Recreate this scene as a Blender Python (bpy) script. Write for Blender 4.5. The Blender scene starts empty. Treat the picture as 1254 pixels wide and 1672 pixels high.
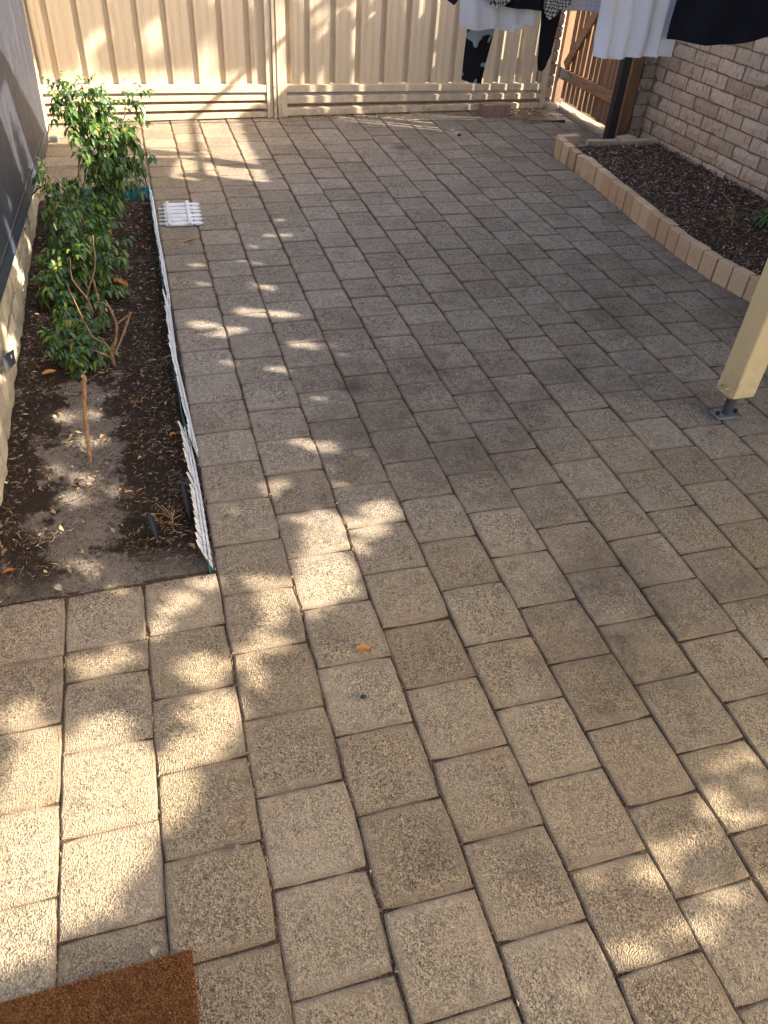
import bpy, bmesh, math, random
import numpy as np
from mathutils import Vector, Matrix
from mathutils import noise as mnoise
random.seed(7); rng = np.random.default_rng(7)
sc = bpy.context.scene
col = sc.collection
# ------------------------------------------------------------------ camera
CAM = (0.3531, 0.0, 1.5936)
R = [[0.9601096956763457, -0.27395648254076804, 0.05601087342797509],
     [-0.13982969102404694, -0.6438501944452162, -0.7522662990065266],
     [0.24215084095743786, 0.7144261842813064, -0.6564740645576628]]
cd = bpy.data.cameras.new('camera'); cam = bpy.data.objects.new('camera', cd); col.objects.link(cam)
cd.sensor_fit = 'VERTICAL'; cd.sensor_height = 24.0; cd.sensor_width = 18.0
cd.lens = 24.0 * 1259.18 / 1672.0
cd.clip_start = 0.05; cd.clip_end = 800
M = Matrix(((R[0][0], -R[1][0], -R[2][0], CAM[0]), (R[0][1], -R[1][1], -R[2][1], CAM[1]),
            (R[0][2], -R[1][2], -R[2][2], CAM[2]), (0, 0, 0, 1)))
cam.matrix_world = M
sc.camera = cam
# ------------------------------------------------------------------ sky, sun, exposure
EL, AZ = math.radians(34), math.radians(-25)
SUN = Vector((math.cos(EL) * math.cos(AZ), math.cos(EL) * math.sin(AZ), math.sin(EL)))
KX, KY = SUN.x / SUN.z, SUN.y / SUN.z
w = bpy.data.worlds.new('World'); sc.world = w; w.use_nodes = True
nt = w.node_tree; nt.nodes.clear()
wo = nt.nodes.new('ShaderNodeOutputWorld'); bg = nt.nodes.new('ShaderNodeBackground'); sk = nt.nodes.new('ShaderNodeTexSky')
sk.sky_type = 'NISHITA'; sk.sun_disc = False; sk.sun_elevation = EL; sk.sun_rotation = math.radians(115)
sk.air_density = 1.0; sk.dust_density = 4.0; sk.ozone_density = 0.6
bg.inputs['Strength'].default_value = 0.15
nt.links.new(sk.outputs[0], bg.inputs[0]); nt.links.new(bg.outputs[0], wo.inputs[0])
sd = bpy.data.lights.new('sun', 'SUN'); sd.energy = 4.5; sd.angle = math.radians(0.45); sd.color = (1.0, 0.93, 0.82)
so = bpy.data.objects.new('sun', sd); col.objects.link(so); so.rotation_euler = SUN.to_track_quat('Z', 'Y').to_euler()
so.location = (6, -4, 8)
vs = sc.view_settings
sc.display_settings.display_device = 'sRGB'
vs.view_transform = 'Standard'; vs.look = 'None'; vs.gamma = 1.0; vs.use_curve_mapping = False
vs.exposure = 2.22

# ------------------------------------------------------------------ helpers
def tag(o, label=None, cat=None, group=None, kind=None):
    if label: o['label'] = label
    if cat: o['category'] = cat
    if group: o['group'] = group
    if kind: o['kind'] = kind
    return o

def empty(name, loc, label=None, cat=None, group=None, kind=None):
    o = bpy.data.objects.new(name, None); col.objects.link(o); o.location = loc
    o.empty_display_size = 0.05
    return tag(o, label, cat, group, kind)

class MB:
    def __init__(s): s.v = []; s.f = []; s.uv = None
    def add(s, v, f):
        n = len(s.v); s.v += [tuple(p) for p in v]; s.f += [tuple(i + n for i in q) for q in f]; return s
    def box(s, x0, x1, y0, y1, z0, z1, bev=0.0):
        if bev <= 0:
            v = [(x, y, z) for z in (z0, z1) for y in (y0, y1) for x in (x0, x1)]
            f = [(0, 2, 3, 1), (4, 5, 7, 6), (0, 1, 5, 4), (2, 6, 7, 3), (0, 4, 6, 2), (1, 3, 7, 5)]
            return s.add(v, f)
        b = bmesh.new(); bmesh.ops.create_cube(b, size=1)
        for q in b.verts:
            q.co = Vector(((x0 + x1) / 2 + q.co.x * (x1 - x0), (y0 + y1) / 2 + q.co.y * (y1 - y0), (z0 + z1) / 2 + q.co.z * (z1 - z0)))
        bmesh.ops.bevel(b, geom=list(b.edges), offset=bev, segments=1, affect='EDGES')
        b.verts.index_update()
        s.add([q.co[:] for q in b.verts], [[q.index for q in fc.verts] for fc in b.faces]); b.free(); return s
    def xbox(s, mat, sx, sy, sz, bev=0.0):   # oriented box centred on mat
        t = MB().box(-sx / 2, sx / 2, -sy / 2, sy / 2, -sz / 2, sz / 2, bev)
        return s.add([(mat @ Vector(p))[:] for p in t.v], t.f)
    def bar(s, a, b, wd, th, up=(0, 0, 1), bev=0.0):   # box from a to b
        a = Vector(a); b = Vector(b); d = (b - a); L = d.length; d.normalize()
        u = Vector(up); x = d.cross(u)
        if x.length < 1e-4: x = d.cross(Vector((1, 0, 0)))
        x.normalize(); u = x.cross(d)
        m = Matrix(((x.x, d.x, u.x, (a.x + b.x) / 2), (x.y, d.y, u.y, (a.y + b.y) / 2), (x.z, d.z, u.z, (a.z + b.z) / 2), (0, 0, 0, 1)))
        return s.xbox(m, wd, L, th, bev)
    def tube(s, pts, r, n=6, cap=True):
        pts = [Vector(p) for p in pts]
        rs = r if isinstance(r, (list, tuple)) else [r] * len(pts)
        base = len(s.v); ref = Vector((0.13, 0.31, 0.94))
        for i, p in enumerate(pts):
            d = (pts[min(i + 1, len(pts) - 1)] - pts[max(i - 1, 0)]).normalized()
            a = d.cross(ref)
            if a.length < 0.1: a = d.cross(Vector((1, 0, 0)))
            a.normalize(); b = d.cross(a)
            for k in range(n):
                t = 2 * math.pi * k / n; s.v.append((p + (a * math.cos(t) + b * math.sin(t)) * rs[i])[:])
        for i in range(len(pts) - 1):
            for k in range(n):
                q = base + i * n; k2 = (k + 1) % n
                s.f.append((q + k, q + k2, q + n + k2, q + n + k))
        if cap:
            s.f.append(tuple(base + k for k in range(n))[::-1]); s.f.append(tuple(base + (len(pts) - 1) * n + k for k in range(n)))
        return s
    def twig(s, pts, r0, r1, n=6, seed=1, wob=0.12):
        q = random.Random(seed); P = [Vector(p) for p in pts]; out = []; rs = []
        K = 5
        tot = (len(P) - 1) * K
        for i in range(len(P) - 1):
            a = P[max(i - 1, 0)]; b = P[i]; c = P[i + 1]; d = P[min(i + 2, len(P) - 1)]
            for k in range(K + (1 if i == len(P) - 2 else 0)):
                t = k / K
                v = 0.5 * ((2 * b) + (c - a) * t + (2 * a - 5 * b + 4 * c - d) * t * t + (3 * b - a - 3 * c + d) * t ** 3)
                f = (i * K + k) / tot; r_ = r0 + (r1 - r0) * f
                out.append(v + Vector((q.uniform(-1, 1), q.uniform(-1, 1), q.uniform(-1, 1))) * r_ * 0.35)
                rs.append(r_ * q.uniform(1 - wob, 1 + wob * 1.6))
        return s.tube(out, rs, n)
    def prism(s, poly, axis, a0, a1):   # polygon (2D) extruded along axis
        n = len(poly)
        def mk(p, a):
            return {'x': (a, p[0], p[1]), 'y': (p[0], a, p[1]), 'z': (p[0], p[1], a)}[axis]
        v = [mk(p, a0) for p in poly] + [mk(p, a1) for p in poly]
        f = [tuple(range(n))[::-1], tuple(range(n, 2 * n))] + [(i, (i + 1) % n, n + (i + 1) % n, n + i) for i in range(n)]
        return s.add(v, f)
    def mesh(s, name, mat, smooth=False, origin=(0, 0, 0), uv=False):
        me = bpy.data.meshes.new(name)
        o = origin
        me.from_pydata([(p[0] - o[0], p[1] - o[1], p[2] - o[2]) for p in s.v], [], s.f); me.update()
        b = bmesh.new(); b.from_mesh(me); bmesh.ops.recalc_face_normals(b, faces=b.faces); b.to_mesh(me); b.free()
        if mat: me.materials.append(mat)
        if smooth: me.polygons.foreach_set('use_smooth', [True] * len(me.polygons))
        return me
    def build(s, name, mat, parent=None, smooth=False, loc=None):
        org = loc if loc is not None else ((0, 0, 0) if parent is None else wloc(parent))
        me = s.mesh(name, mat, smooth, org)
        return link(name, me, parent, org)

def wloc(o):
    v = Vector(o.location)
    while o.parent: o = o.parent; v = v + Vector(o.location)
    return v[:]
def link(name, me, parent=None, org=(0, 0, 0)):
    o = bpy.data.objects.new(name, me); col.objects.link(o)
    if parent is not None:
        o.parent = parent; pw = wloc(parent); o.location = (org[0] - pw[0], org[1] - pw[1], org[2] - pw[2])
    else: o.location = org
    return o
def raw_mesh(name, V, F, mat, smooth=False):  # numpy arrays, all faces the same size
    me = bpy.data.meshes.new(name); V = np.asarray(V, np.float32); F = np.asarray(F, np.int32); k = F.shape[1]
    me.vertices.add(len(V)); me.vertices.foreach_set('co', V.ravel())
    me.loops.add(F.size); me.loops.foreach_set('vertex_index', F.ravel())
    me.polygons.add(len(F)); me.polygons.foreach_set('loop_start', np.arange(0, F.size, k, dtype=np.int32))
    me.polygons.foreach_set('loop_total', np.full(len(F), k, np.int32))
    if smooth: me.polygons.foreach_set('use_smooth', np.ones(len(F), bool))
    me.update(calc_edges=True); me.validate()
    if mat: me.materials.append(mat)
    return me

# ------------------------------------------------------------------ materials
class N:
    def __init__(s, name):
        s.m = bpy.data.materials.new(name); s.m.use_nodes = True; s.t = s.m.node_tree; s.t.nodes.clear()
        s.out = s.n('ShaderNodeOutputMaterial')
    def n(s, typ, **kw):
        x = s.t.nodes.new(typ)
        for k, v in kw.items():
            if k in x.inputs.keys(): x.inputs[k].default_value = v
            else: setattr(x, k, v)
        return x
    def l(s, a, b): s.t.links.new(a, b)
    def pos(s):
        return s.n('ShaderNodeNewGeometry').outputs['Position']
    def noise(s, scale, detail=3, rough=0.55, vec=None, dist=0.0):
        x = s.n('ShaderNodeTexNoise'); x.inputs['Scale'].default_value = scale; x.inputs['Detail'].default_value = detail
        x.inputs['Roughness'].default_value = rough; x.inputs['Distortion'].default_value = dist
        s.l(vec if vec is not None else s.pos(), x.inputs['Vector']); return x.outputs['Fac']
    def vor(s, scale, vec=None, feat='F1'):
        x = s.n('ShaderNodeTexVoronoi'); x.feature = feat; x.inputs['Scale'].default_value = scale
        s.l(vec if vec is not None else s.pos(), x.inputs['Vector']); return x
    def mapv(s, scale, vec=None):
        x = s.n('ShaderNodeMapping'); x.inputs['Scale'].default_value = scale
        s.l(vec if vec is not None else s.pos(), x.inputs['Vector']); return x.outputs[0]
    def ramp(s, fac, stops):
        x = s.n('ShaderNodeValToRGB'); e = x.color_ramp.elements
        while len(e) < len(stops): e.new(0.5)
        for i, (p, c) in enumerate(stops):
            e[i].position = p; e[i].color = (*c, 1) if len(c) == 3 else c
        s.l(fac, x.inputs[0]); return x.outputs[0]
    def rng(s, fac, a, b, c=0.0, d=1.0):
        x = s.n('ShaderNodeMapRange'); x.inputs[1].default_value = a; x.inputs[2].default_value = b
        x.inputs[3].default_value = c; x.inputs[4].default_value = d; s.l(fac, x.inputs[0]); return x.outputs[0]
    def mix(s, fac, a, b, mode='MIX'):
        x = s.n('ShaderNodeMix'); x.data_type = 'RGBA'; x.blend_type = mode
        for val, i in ((fac, 0), (a, 6), (b, 7)):
            if isinstance(val, (int, float)): x.inputs[i].default_value = val
            elif isinstance(val, tuple): x.inputs[i].default_value = (*val, 1)
            else: s.l(val, x.inputs[i])
        return x.outputs[2]
    def math(s, op, a, b=0.0):
        x = s.n('ShaderNodeMath'); x.operation = op
        for val, i in ((a, 0), (b, 1)):
            if isinstance(val, (int, float)): x.inputs[i].default_value = val
            else: s.l(val, x.inputs[i])
        return x.outputs[0]
    def rand(s):
        g = s.n('ShaderNodeNewGeometry').outputs['Random Per Island']; o = s.n('ShaderNodeObjectInfo').outputs['Random']
        return s.math('FRACT', s.math('ADD', g, s.math('MULTIPLY', o, 7.31)))
    def bump(s, h, strength=0.5, dist=0.002, normal=None):
        x = s.n('ShaderNodeBump'); x.inputs['Strength'].default_value = strength; x.inputs['Distance'].default_value = dist
        s.l(h, x.inputs['Height'])
        if normal is not None: s.l(normal, x.inputs['Normal'])
        return x.outputs[0]
    def pbr(s, color, rough=0.8, normal=None, spec=0.3, metal=0.0):
        p = s.n('ShaderNodeBsdfPrincipled')
        for val, k in ((color, 'Base Color'), (rough, 'Roughness')):
            if isinstance(val, tuple): p.inputs[k].default_value = (*val, 1)
            elif isinstance(val, (int, float)): p.inputs[k].default_value = val
            else: s.l(val, p.inputs[k])
        p.inputs['Specular IOR Level'].default_value = spec; p.inputs['Metallic'].default_value = metal
        if normal is not None: s.l(normal, p.inputs['Normal'])
        s.l(p.outputs[0], s.out.inputs[0]); return p

def m_paver():
    a = N('paver concrete')
    big = a.noise(1.3, 4); mid = a.noise(9, 5); fine = a.noise(170, 3, 0.65); gr = a.noise(420, 2, 0.6)
    sep = a.n('ShaderNodeSeparateXYZ'); a.l(a.pos(), sep.inputs[0])
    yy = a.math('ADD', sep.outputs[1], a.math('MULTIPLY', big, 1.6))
    far = a.math('MULTIPLY', a.rng(yy, 1.9, 3.1), a.rng(a.math('ADD', sep.outputs[0], a.math('MULTIPLY', a.rng(sep.outputs[1], 5.2, 2.5), 1.3)), 0.7, 1.6, 0.25, 1.0))  # grey eased off in the sunlit patch by the gate, brightening it in colour
    r = a.rand()
    tan = a.ramp(r, [(0.0, (0.345, 0.26, 0.160)), (0.5, (0.405, 0.31, 0.195)), (1.0, (0.46, 0.36, 0.235))])
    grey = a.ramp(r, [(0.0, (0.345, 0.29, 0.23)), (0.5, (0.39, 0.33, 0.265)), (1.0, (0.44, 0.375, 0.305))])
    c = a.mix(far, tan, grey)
    # worn, paler, smoother rim
    uv = a.n('ShaderNodeUVMap').outputs[0]; su = a.n('ShaderNodeSeparateXYZ'); a.l(uv, su.inputs[0])
    dx = a.math('ABSOLUTE', a.math('SUBTRACT', su.outputs[0], 0.5)); dy = a.math('ABSOLUTE', a.math('SUBTRACT', su.outputs[1], 0.5))
    edge = a.math('MAXIMUM', dx, dy)
    edge = a.math('ADD', edge, a.math('MULTIPLY', a.math('SUBTRACT', a.noise(22, 3), 0.5), 0.22))
    rim = a.rng(edge, 0.36, 0.48)
    # coarse aggregate: chips of two sizes and dark pits
    v = a.vor(330, a.pos()); v2 = a.vor(150, a.pos())
    g1 = a.ramp(v.outputs['Color'], [(0.0, (0.25,) * 3), (0.28, (0.6,) * 3), (0.55, (1.0,) * 3), (1.0, (1.6, 1.52, 1.38))])
    g2 = a.ramp(v2.outputs['Color'], [(0.0, (0.45,) * 3), (0.35, (0.9,) * 3), (1.0, (1.25, 1.2, 1.1))])
    wear = a.rng(a.noise(5, 3), 0.35, 0.6)
    gs = a.math('MULTIPLY', a.math('SUBTRACT', 1.0, a.math('MULTIPLY', rim, 0.6)), a.rng(wear, 0, 1, 0.6, 1.0))
    c = a.mix(gs, c, a.mix(1.0, c, g1, 'MULTIPLY')); c = a.mix(a.math('MULTIPLY', gs, 0.7), c, a.mix(1.0, c, g2, 'MULTIPLY'))
    v3 = a.vor(85, a.pos()); g3 = a.ramp(v3.outputs['Color'], [(0.0, (0.4,) * 3), (0.3, (0.85,) * 3), (0.7, (1.05,) * 3), (1.0, (1.4, 1.36, 1.28))])
    c = a.mix(a.math('MULTIPLY', gs, a.rng(far, 0, 1, 0.15, 0.85)), c, a.mix(1.0, c, g3, 'MULTIPLY'))
    pit = a.rng(a.noise(190, 3, 0.8), 0.56, 0.60)
    c = a.mix(a.math('MULTIPLY', pit, a.math('MULTIPLY', gs, 0.9)), c, (0.06, 0.042, 0.028))
    # stains: broad grime, darkest where the photograph shows it
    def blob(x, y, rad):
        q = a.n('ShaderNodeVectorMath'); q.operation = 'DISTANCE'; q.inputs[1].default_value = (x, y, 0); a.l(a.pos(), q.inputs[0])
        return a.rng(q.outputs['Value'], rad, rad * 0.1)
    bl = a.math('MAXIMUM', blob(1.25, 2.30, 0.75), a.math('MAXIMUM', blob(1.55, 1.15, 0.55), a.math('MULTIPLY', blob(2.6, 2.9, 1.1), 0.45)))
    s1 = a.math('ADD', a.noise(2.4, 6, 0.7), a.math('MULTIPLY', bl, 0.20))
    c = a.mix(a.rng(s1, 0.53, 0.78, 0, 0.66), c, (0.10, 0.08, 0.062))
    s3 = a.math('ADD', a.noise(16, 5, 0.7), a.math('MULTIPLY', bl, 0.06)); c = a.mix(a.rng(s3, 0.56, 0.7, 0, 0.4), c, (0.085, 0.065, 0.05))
    oil = a.math('MAXIMUM', blob(1.02, 2.46, 0.07), blob(2.11, 5.40, 0.10)); c = a.mix(a.math('MULTIPLY', oil, 0.8), c, (0.06, 0.055, 0.055))
    st2 = a.rng(a.noise(6.5, 4, 0.6), 0.56, 0.8); c = a.mix(a.math('MULTIPLY', st2, 0.35), c, (0.46, 0.39, 0.29))
    rust = a.rng(a.noise(3.7, 5, 0.6, a.mapv((1, 1, 1.7))), 0.56, 0.75, 0, 0.35); c = a.mix(rust, c, (0.33, 0.21, 0.12))
    c = a.mix(a.math('MULTIPLY', a.rng(edge, 0.42, 0.5), 0.45), c, (0.17, 0.11, 0.07))
    h = a.math('SUBTRACT', a.math('MULTIPLY', v.outputs['Distance'], 140), a.math('MULTIPLY', pit, 1.0))
    h = a.math('ADD', h, a.math('MULTIPLY', a.noise(60, 2), 0.6))
    h = a.math('MULTIPLY', h, gs)
    n = a.bump(h, 0.6, 0.0018)
    a.pbr(c, a.rng(mid, 0.3, 0.7, 0.85, 0.98), n, 0.2)
    return a.m
def m_joint():
    a = N('joint soil'); c = a.ramp(a.noise(160, 4, 0.7), [(0.3, (0.022, 0.015, 0.010)), (0.5, (0.07, 0.045, 0.028)), (0.75, (0.20, 0.13, 0.08))])
    a.pbr(c, 0.95, a.bump(a.noise(200, 4), 0.9, 0.006), 0.1); return a.m
def m_island(name, stops, rough=0.8, spec=0.2, transl=0.0, extra=None, scale=60):
    a = N(name); c = a.ramp(a.rand(), stops); c = a.mix(0.5, c, a.mix(1.0, c, a.ramp(a.noise(scale, 3), [(0.3, (0.6,) * 3), (0.7, (1.35,) * 3)]), 'MULTIPLY'))
    p = a.pbr(c, rough, None, spec)
    if transl:
        t = a.n('ShaderNodeBsdfTranslucent'); a.l(a.mix(1.0, c, (1.3, 1.7, 0.6), 'MULTIPLY'), t.inputs[0])
        x = a.n('ShaderNodeMixShader'); x.inputs[0].default_value = transl; a.l(p.outputs[0], x.inputs[1]); a.l(t.outputs[0], x.inputs[2]); a.l(x.outputs[0], a.out.inputs[0])
    return a.m
def m_brick(name, stops, vert=1.0):
    a = N(name); c = a.ramp(a.rand(), stops)
    crease = a.noise(55, 4, 0.7, a.mapv((1.0, 1.0, 0.25)))
    c = a.mix(a.rng(crease, 0.54, 0.66), c, a.mix(1.0, c, (0.5, 0.45, 0.42), 'MULTIPLY'))
    c = a.mix(a.rng(a.noise(90, 4), 0.35, 0.7, 0, 0.5), c, a.mix(1.0, c, (1.35, 1.3, 1.25), 'MULTIPLY'))
    c = a.mix(a.rng(a.noise(3.0, 4), 0.5, 0.75, 0, 0.35), c, (0.2, 0.16, 0.13))
    h = a.math('ADD', a.math('MULTIPLY', crease, 1.6), a.noise(140, 4, 0.7))
    a.pbr(c, 0.9, a.bump(h, 0.9, 0.006), 0.2); return a.m
def m_simple(name, c0, c1, scale=8, rough=0.6, bs=60, bump=0.2, spec=0.3, metal=0.0, stretch=(1, 1, 1), dist=0.002):
    a = N(name); v = a.mapv(stretch); f = a.noise(scale, 5, 0.6, v)
    c = a.mix(a.rng(f, 0.3, 0.7), c0, c1)
    r = a.rand(); c = a.mix(1.0, c, a.ramp(r, [(0, (0.88,) * 3), (1, (1.08,) * 3)]), 'MULTIPLY')
    a.pbr(c, rough, a.bump(a.noise(bs, 4, 0.6, v), bump, dist), spec, metal); return a.m
def m_gate():
    a = N('cream painted steel'); v = a.mapv((3, 3, 0.5))
    f = a.noise(5, 5, 0.65, v); c = a.mix(a.rng(f, 0.45, 0.8, 0, 0.10), (0.53, 0.42, 0.285), (0.38, 0.28, 0.18))
    sep = a.n('ShaderNodeSeparateXYZ'); a.l(a.pos(), sep.inputs[0])
    low = a.math('MULTIPLY', a.rng(sep.outputs[2], 0.30, 0.0), a.rng(a.noise(18, 6, 0.7), 0.38, 0.66))
    c = a.mix(a.math('MULTIPLY', low, 0.75), c, (0.24, 0.17, 0.11))
    a.pbr(c, a.rng(f, 0.3, 0.7, 0.42, 0.6), a.bump(a.noise(30, 3), 0.05, 0.002), 0.4); return a.m
def m_wood(name, c0, c1, c2):
    a = N(name); v = a.mapv((14, 14, 0.9)); g = a.noise(9, 6, 0.65, v, 0.6)
    c = a.ramp(g, [(0.25, c0), (0.5, c1), (0.75, c2)])
    c = a.mix(1.0, c, a.ramp(a.rand(), [(0, (0.7,) * 3), (1, (1.2,) * 3)]), 'MULTIPLY')
    sep = a.n('ShaderNodeSeparateXYZ'); a.l(a.pos(), sep.inputs[0])
    low_dark = a.math('MULTIPLY', a.rng(a.math('ADD', sep.outputs[2], a.math('MULTIPLY', a.noise(12, 3), 0.25)), 0.42, 0.15), 0.55)  # timber goes darker towards the bottom
    c = a.mix(low_dark, c, (0.075, 0.06, 0.05))
    a.pbr(c, 0.8, a.bump(g, 0.4, 0.003), 0.2); return a.m
def m_wood_h(name, c0, c1, c2):
    a = N(name); v = a.mapv((14, 0.9, 14)); g = a.noise(9, 6, 0.65, v, 0.6)
    c = a.ramp(g, [(0.25, c0), (0.5, c1), (0.75, c2)])
    kn = a.vor(9); c = a.mix(a.rng(kn.outputs['Distance'], 0.012, 0.0), c, (0.05, 0.03, 0.02))
    a.pbr(c, 0.8, a.bump(g, 0.4, 0.003), 0.2); return a.m
def m_lime():
    a = N('limestone'); f = a.noise(6, 6, 0.65); c = a.ramp(f, [(0.25, (0.24, 0.195, 0.135)), (0.5, (0.37, 0.31, 0.215)), (0.75, (0.50, 0.43, 0.31))])
    c = a.mix(1.0, c, a.ramp(a.rand(), [(0, (0.8,) * 3), (1, (1.1, 1.08, 1.0))]), 'MULTIPLY')
    c = a.mix(a.rng(a.noise(22, 5, 0.7), 0.55, 0.72, 0, 0.55), c, (0.17, 0.13, 0.08))
    h = a.math('ADD', a.noise(14, 6, 0.65), a.math('MULTIPLY', a.noise(90, 4), 0.35))
    a.pbr(c, 0.92, a.bump(h, 0.8, 0.010), 0.15); return a.m
def m_bed():
    a = N('bed soil'); big = a.noise(3.2, 5, 0.62); fine = a.noise(240, 4, 0.7)
    sep = a.n('ShaderNodeSeparateXYZ'); a.l(a.pos(), sep.inputs[0])
    # a bare sandy strip down the middle of the bed near the front, as in the photograph
    gx = a.math('ABSOLUTE', a.math('SUBTRACT', sep.outputs[0], 0.05)); band = a.rng(gx, 0.20, 0.05)
    fy = a.rng(sep.outputs[1], 3.0, 2.5); sand = a.math('MULTIPLY', band, fy)
    sand = a.rng(a.math('ADD', a.math('ADD', a.math('MULTIPLY', sand, 0.75), a.math('MULTIPLY', a.math('SUBTRACT', a.noise(45, 4, 0.7), 0.5), 1.3)), a.math('MULTIPLY', a.math('SUBTRACT', a.noise(7, 4), 0.5), 2.6)), 0.34, 0.60)
    fr = a.rng(sep.outputs[1], 1.74, 1.62); sand = a.math('MAXIMUM', sand, a.math('MULTIPLY', fr, a.rng(big, 0.3, 0.55)))
    dark = a.ramp(fine, [(0.3, (0.018, 0.013, 0.009)), (0.6, (0.05, 0.034, 0.022)), (0.85, (0.13, 0.09, 0.055))])
    pale = a.ramp(fine, [(0.25, (0.035, 0.026, 0.02)), (0.45, (0.18, 0.145, 0.11)), (0.8, (0.37, 0.31, 0.24))])
    c = a.mix(sand, dark, pale)
    a.pbr(c, 0.95, a.bump(a.noise(150, 5, 0.7), 1.0, 0.01), 0.1); return a.m
def m_cloth_dark():
    a = N('dark vinyl sheet'); f = a.noise(4, 6, 0.7, a.mapv((1, 2.5, 0.8)))
    c = a.mix(a.rng(f, 0.4, 0.75), (0.018, 0.020, 0.027), (0.042, 0.042, 0.050))
    c = a.mix(a.rng(a.noise(60, 3), 0.6, 0.8, 0, 0.2), c, (0.2, 0.19, 0.19))
    a.pbr(c, a.rng(f, 0.3, 0.7, 0.5, 0.7), a.bump(a.noise(9, 4), 0.5, 0.012), 0.35); return a.m
def m_fabric(name, c, transl=0.0, pattern=None, rough=0.85):
    a = N(name); cc = None
    if pattern == 'plaid':
        sep = a.n('ShaderNodeSeparateXYZ'); a.l(a.pos(), sep.inputs[0])
        sx = a.math('SINE', a.math('MULTIPLY', a.math('ADD', sep.outputs[0], a.math('MULTIPLY', a.noise(14, 2), 0.05)), 420))
        sz = a.math('SINE', a.math('MULTIPLY', a.math('ADD', sep.outputs[2], a.math('MULTIPLY', a.noise(11, 2), 0.06)), 420))
        k = a.rng(a.math('ADD', sx, sz), -1.0, 1.0); cc = a.mix(k, (0.03, 0.03, 0.04), c)
    elif pattern == 'grid':
        sep = a.n('ShaderNodeSeparateXYZ'); a.l(a.pos(), sep.inputs[0])
        sx = a.math('SINE', a.math('MULTIPLY', sep.outputs[0], 330)); sz = a.math('SINE', a.math('MULTIPLY', sep.outputs[2], 330))
        k = a.math('MAXIMUM', a.rng(sx, 0.8, 1.0), a.rng(sz, 0.8, 1.0)); cc = a.mix(a.math('MULTIPLY', k, 0.5), c, (0.2, 0.21, 0.26))
    elif pattern == 'print':
        k = a.rng(a.noise(8, 2), 0.56, 0.58); cc = a.mix(k, (0.01, 0.01, 0.013), c)
    else:
        cc = a.mix(a.rng(a.noise(25, 3), 0.3, 0.7, 0, 0.15), c, tuple(x * 0.8 for x in c))
    p = a.pbr(cc, rough, a.bump(a.noise(28, 4, 0.6), 0.35, 0.006), 0.08)
    if transl:
        t = a.n('ShaderNodeBsdfTranslucent'); a.l(cc, t.inputs[0])
        x = a.n('ShaderNodeMixShader'); x.inputs[0].default_value = transl; a.l(p.outputs[0], x.inputs[1]); a.l(t.outputs[0], x.inputs[2]); a.l(x.outputs[0], a.out.inputs[0])
    return a.m

PAVER = m_paver(); JOINT = m_joint(); BED = m_bed(); GATE = m_gate(); LIME = m_lime()
BRICK = m_brick('pinkish face brick', [(0, (0.39, 0.28, 0.20)), (0.5, (0.50, 0.375, 0.275)), (1, (0.57, 0.44, 0.335))])
PIERB = m_brick('grey brown face brick', [(0, (0.30, 0.235, 0.19)), (1, (0.40, 0.32, 0.27))])
REDBR = m_brick('red brown brick', [(0, (0.24, 0.15, 0.115)), (1, (0.30, 0.19, 0.15))])
MORTAR = m_simple('mortar', (0.16, 0.115, 0.085), (0.26, 0.20, 0.155), 30, 0.95, 120, 0.8, 0.1, dist=0.006)
def m_edge():
    a = N('pale orange edging paver'); c = a.ramp(a.rand(), [(0, (0.42, 0.285, 0.17)), (0.5, (0.50, 0.35, 0.215)), (1, (0.56, 0.41, 0.27))])
    c = a.mix(a.rng(a.noise(160, 3, 0.7), 0.50, 0.66, 0, 0.55), c, (0.22, 0.14, 0.08))
    c = a.mix(a.rng(a.noise(7, 4), 0.5, 0.75, 0, 0.3), c, (0.30, 0.20, 0.12))
    a.pbr(c, 0.9, a.bump(a.noise(190, 4, 0.7), 0.6, 0.003), 0.2); return a.m
EDGEB = m_edge()
SLAB = m_simple('grey tan slab', (0.26, 0.20, 0.14), (0.40, 0.32, 0.23), 14, 0.9, 120, 0.6, 0.15)
WOOD = m_wood('treated pine paling', (0.12, 0.065, 0.036), (0.22, 0.125, 0.07), (0.33, 0.20, 0.115))
WOODH = m_wood_h('treated pine rail', (0.15, 0.08, 0.045), (0.26, 0.15, 0.085), (0.37, 0.235, 0.14))
BLACKP = m_simple('dark grey paint', (0.010, 0.010, 0.012), (0.022, 0.022, 0.026), 10, 0.5, 60, 0.15, 0.4)
WHITEP = m_simple('weathered white plastic', (0.42, 0.42, 0.42), (0.62, 0.62, 0.62), 12, 0.5, 80, 0.2, 0.35)
TEAL = m_simple('teal plastic edging', (0.02, 0.13, 0.14), (0.035, 0.22, 0.23), 14, 0.45, 60, 0.2, 0.4)
def m_cream():
    a = N('cream painted post'); c = a.mix(a.rng(a.noise(5, 4), 0.3, 0.7), (0.54, 0.42, 0.22), (0.60, 0.48, 0.27))
    c = a.mix(a.rng(a.noise(26, 5, 0.7, a.mapv((1, 1, 0.4))), 0.62, 0.72, 0, 0.5), c, (0.26, 0.19, 0.11))
    sep = a.n('ShaderNodeSeparateXYZ'); a.l(a.pos(), sep.inputs[0])
    c = a.mix(a.math('MULTIPLY', a.rng(sep.outputs[2], 0.30, 0.09), a.rng(a.noise(40, 4), 0.4, 0.7, 0, 0.55)), c, (0.24, 0.17, 0.11))
    a.pbr(c, 0.5, a.bump(a.noise(30, 4), 0.12, 0.002), 0.4); return a.m
CREAM = m_cream()
GALV = m_simple('galvanised steel', (0.16, 0.17, 0.18), (0.28, 0.29, 0.30), 20, 0.5, 80, 0.2, 0.4, 0.6)
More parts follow.
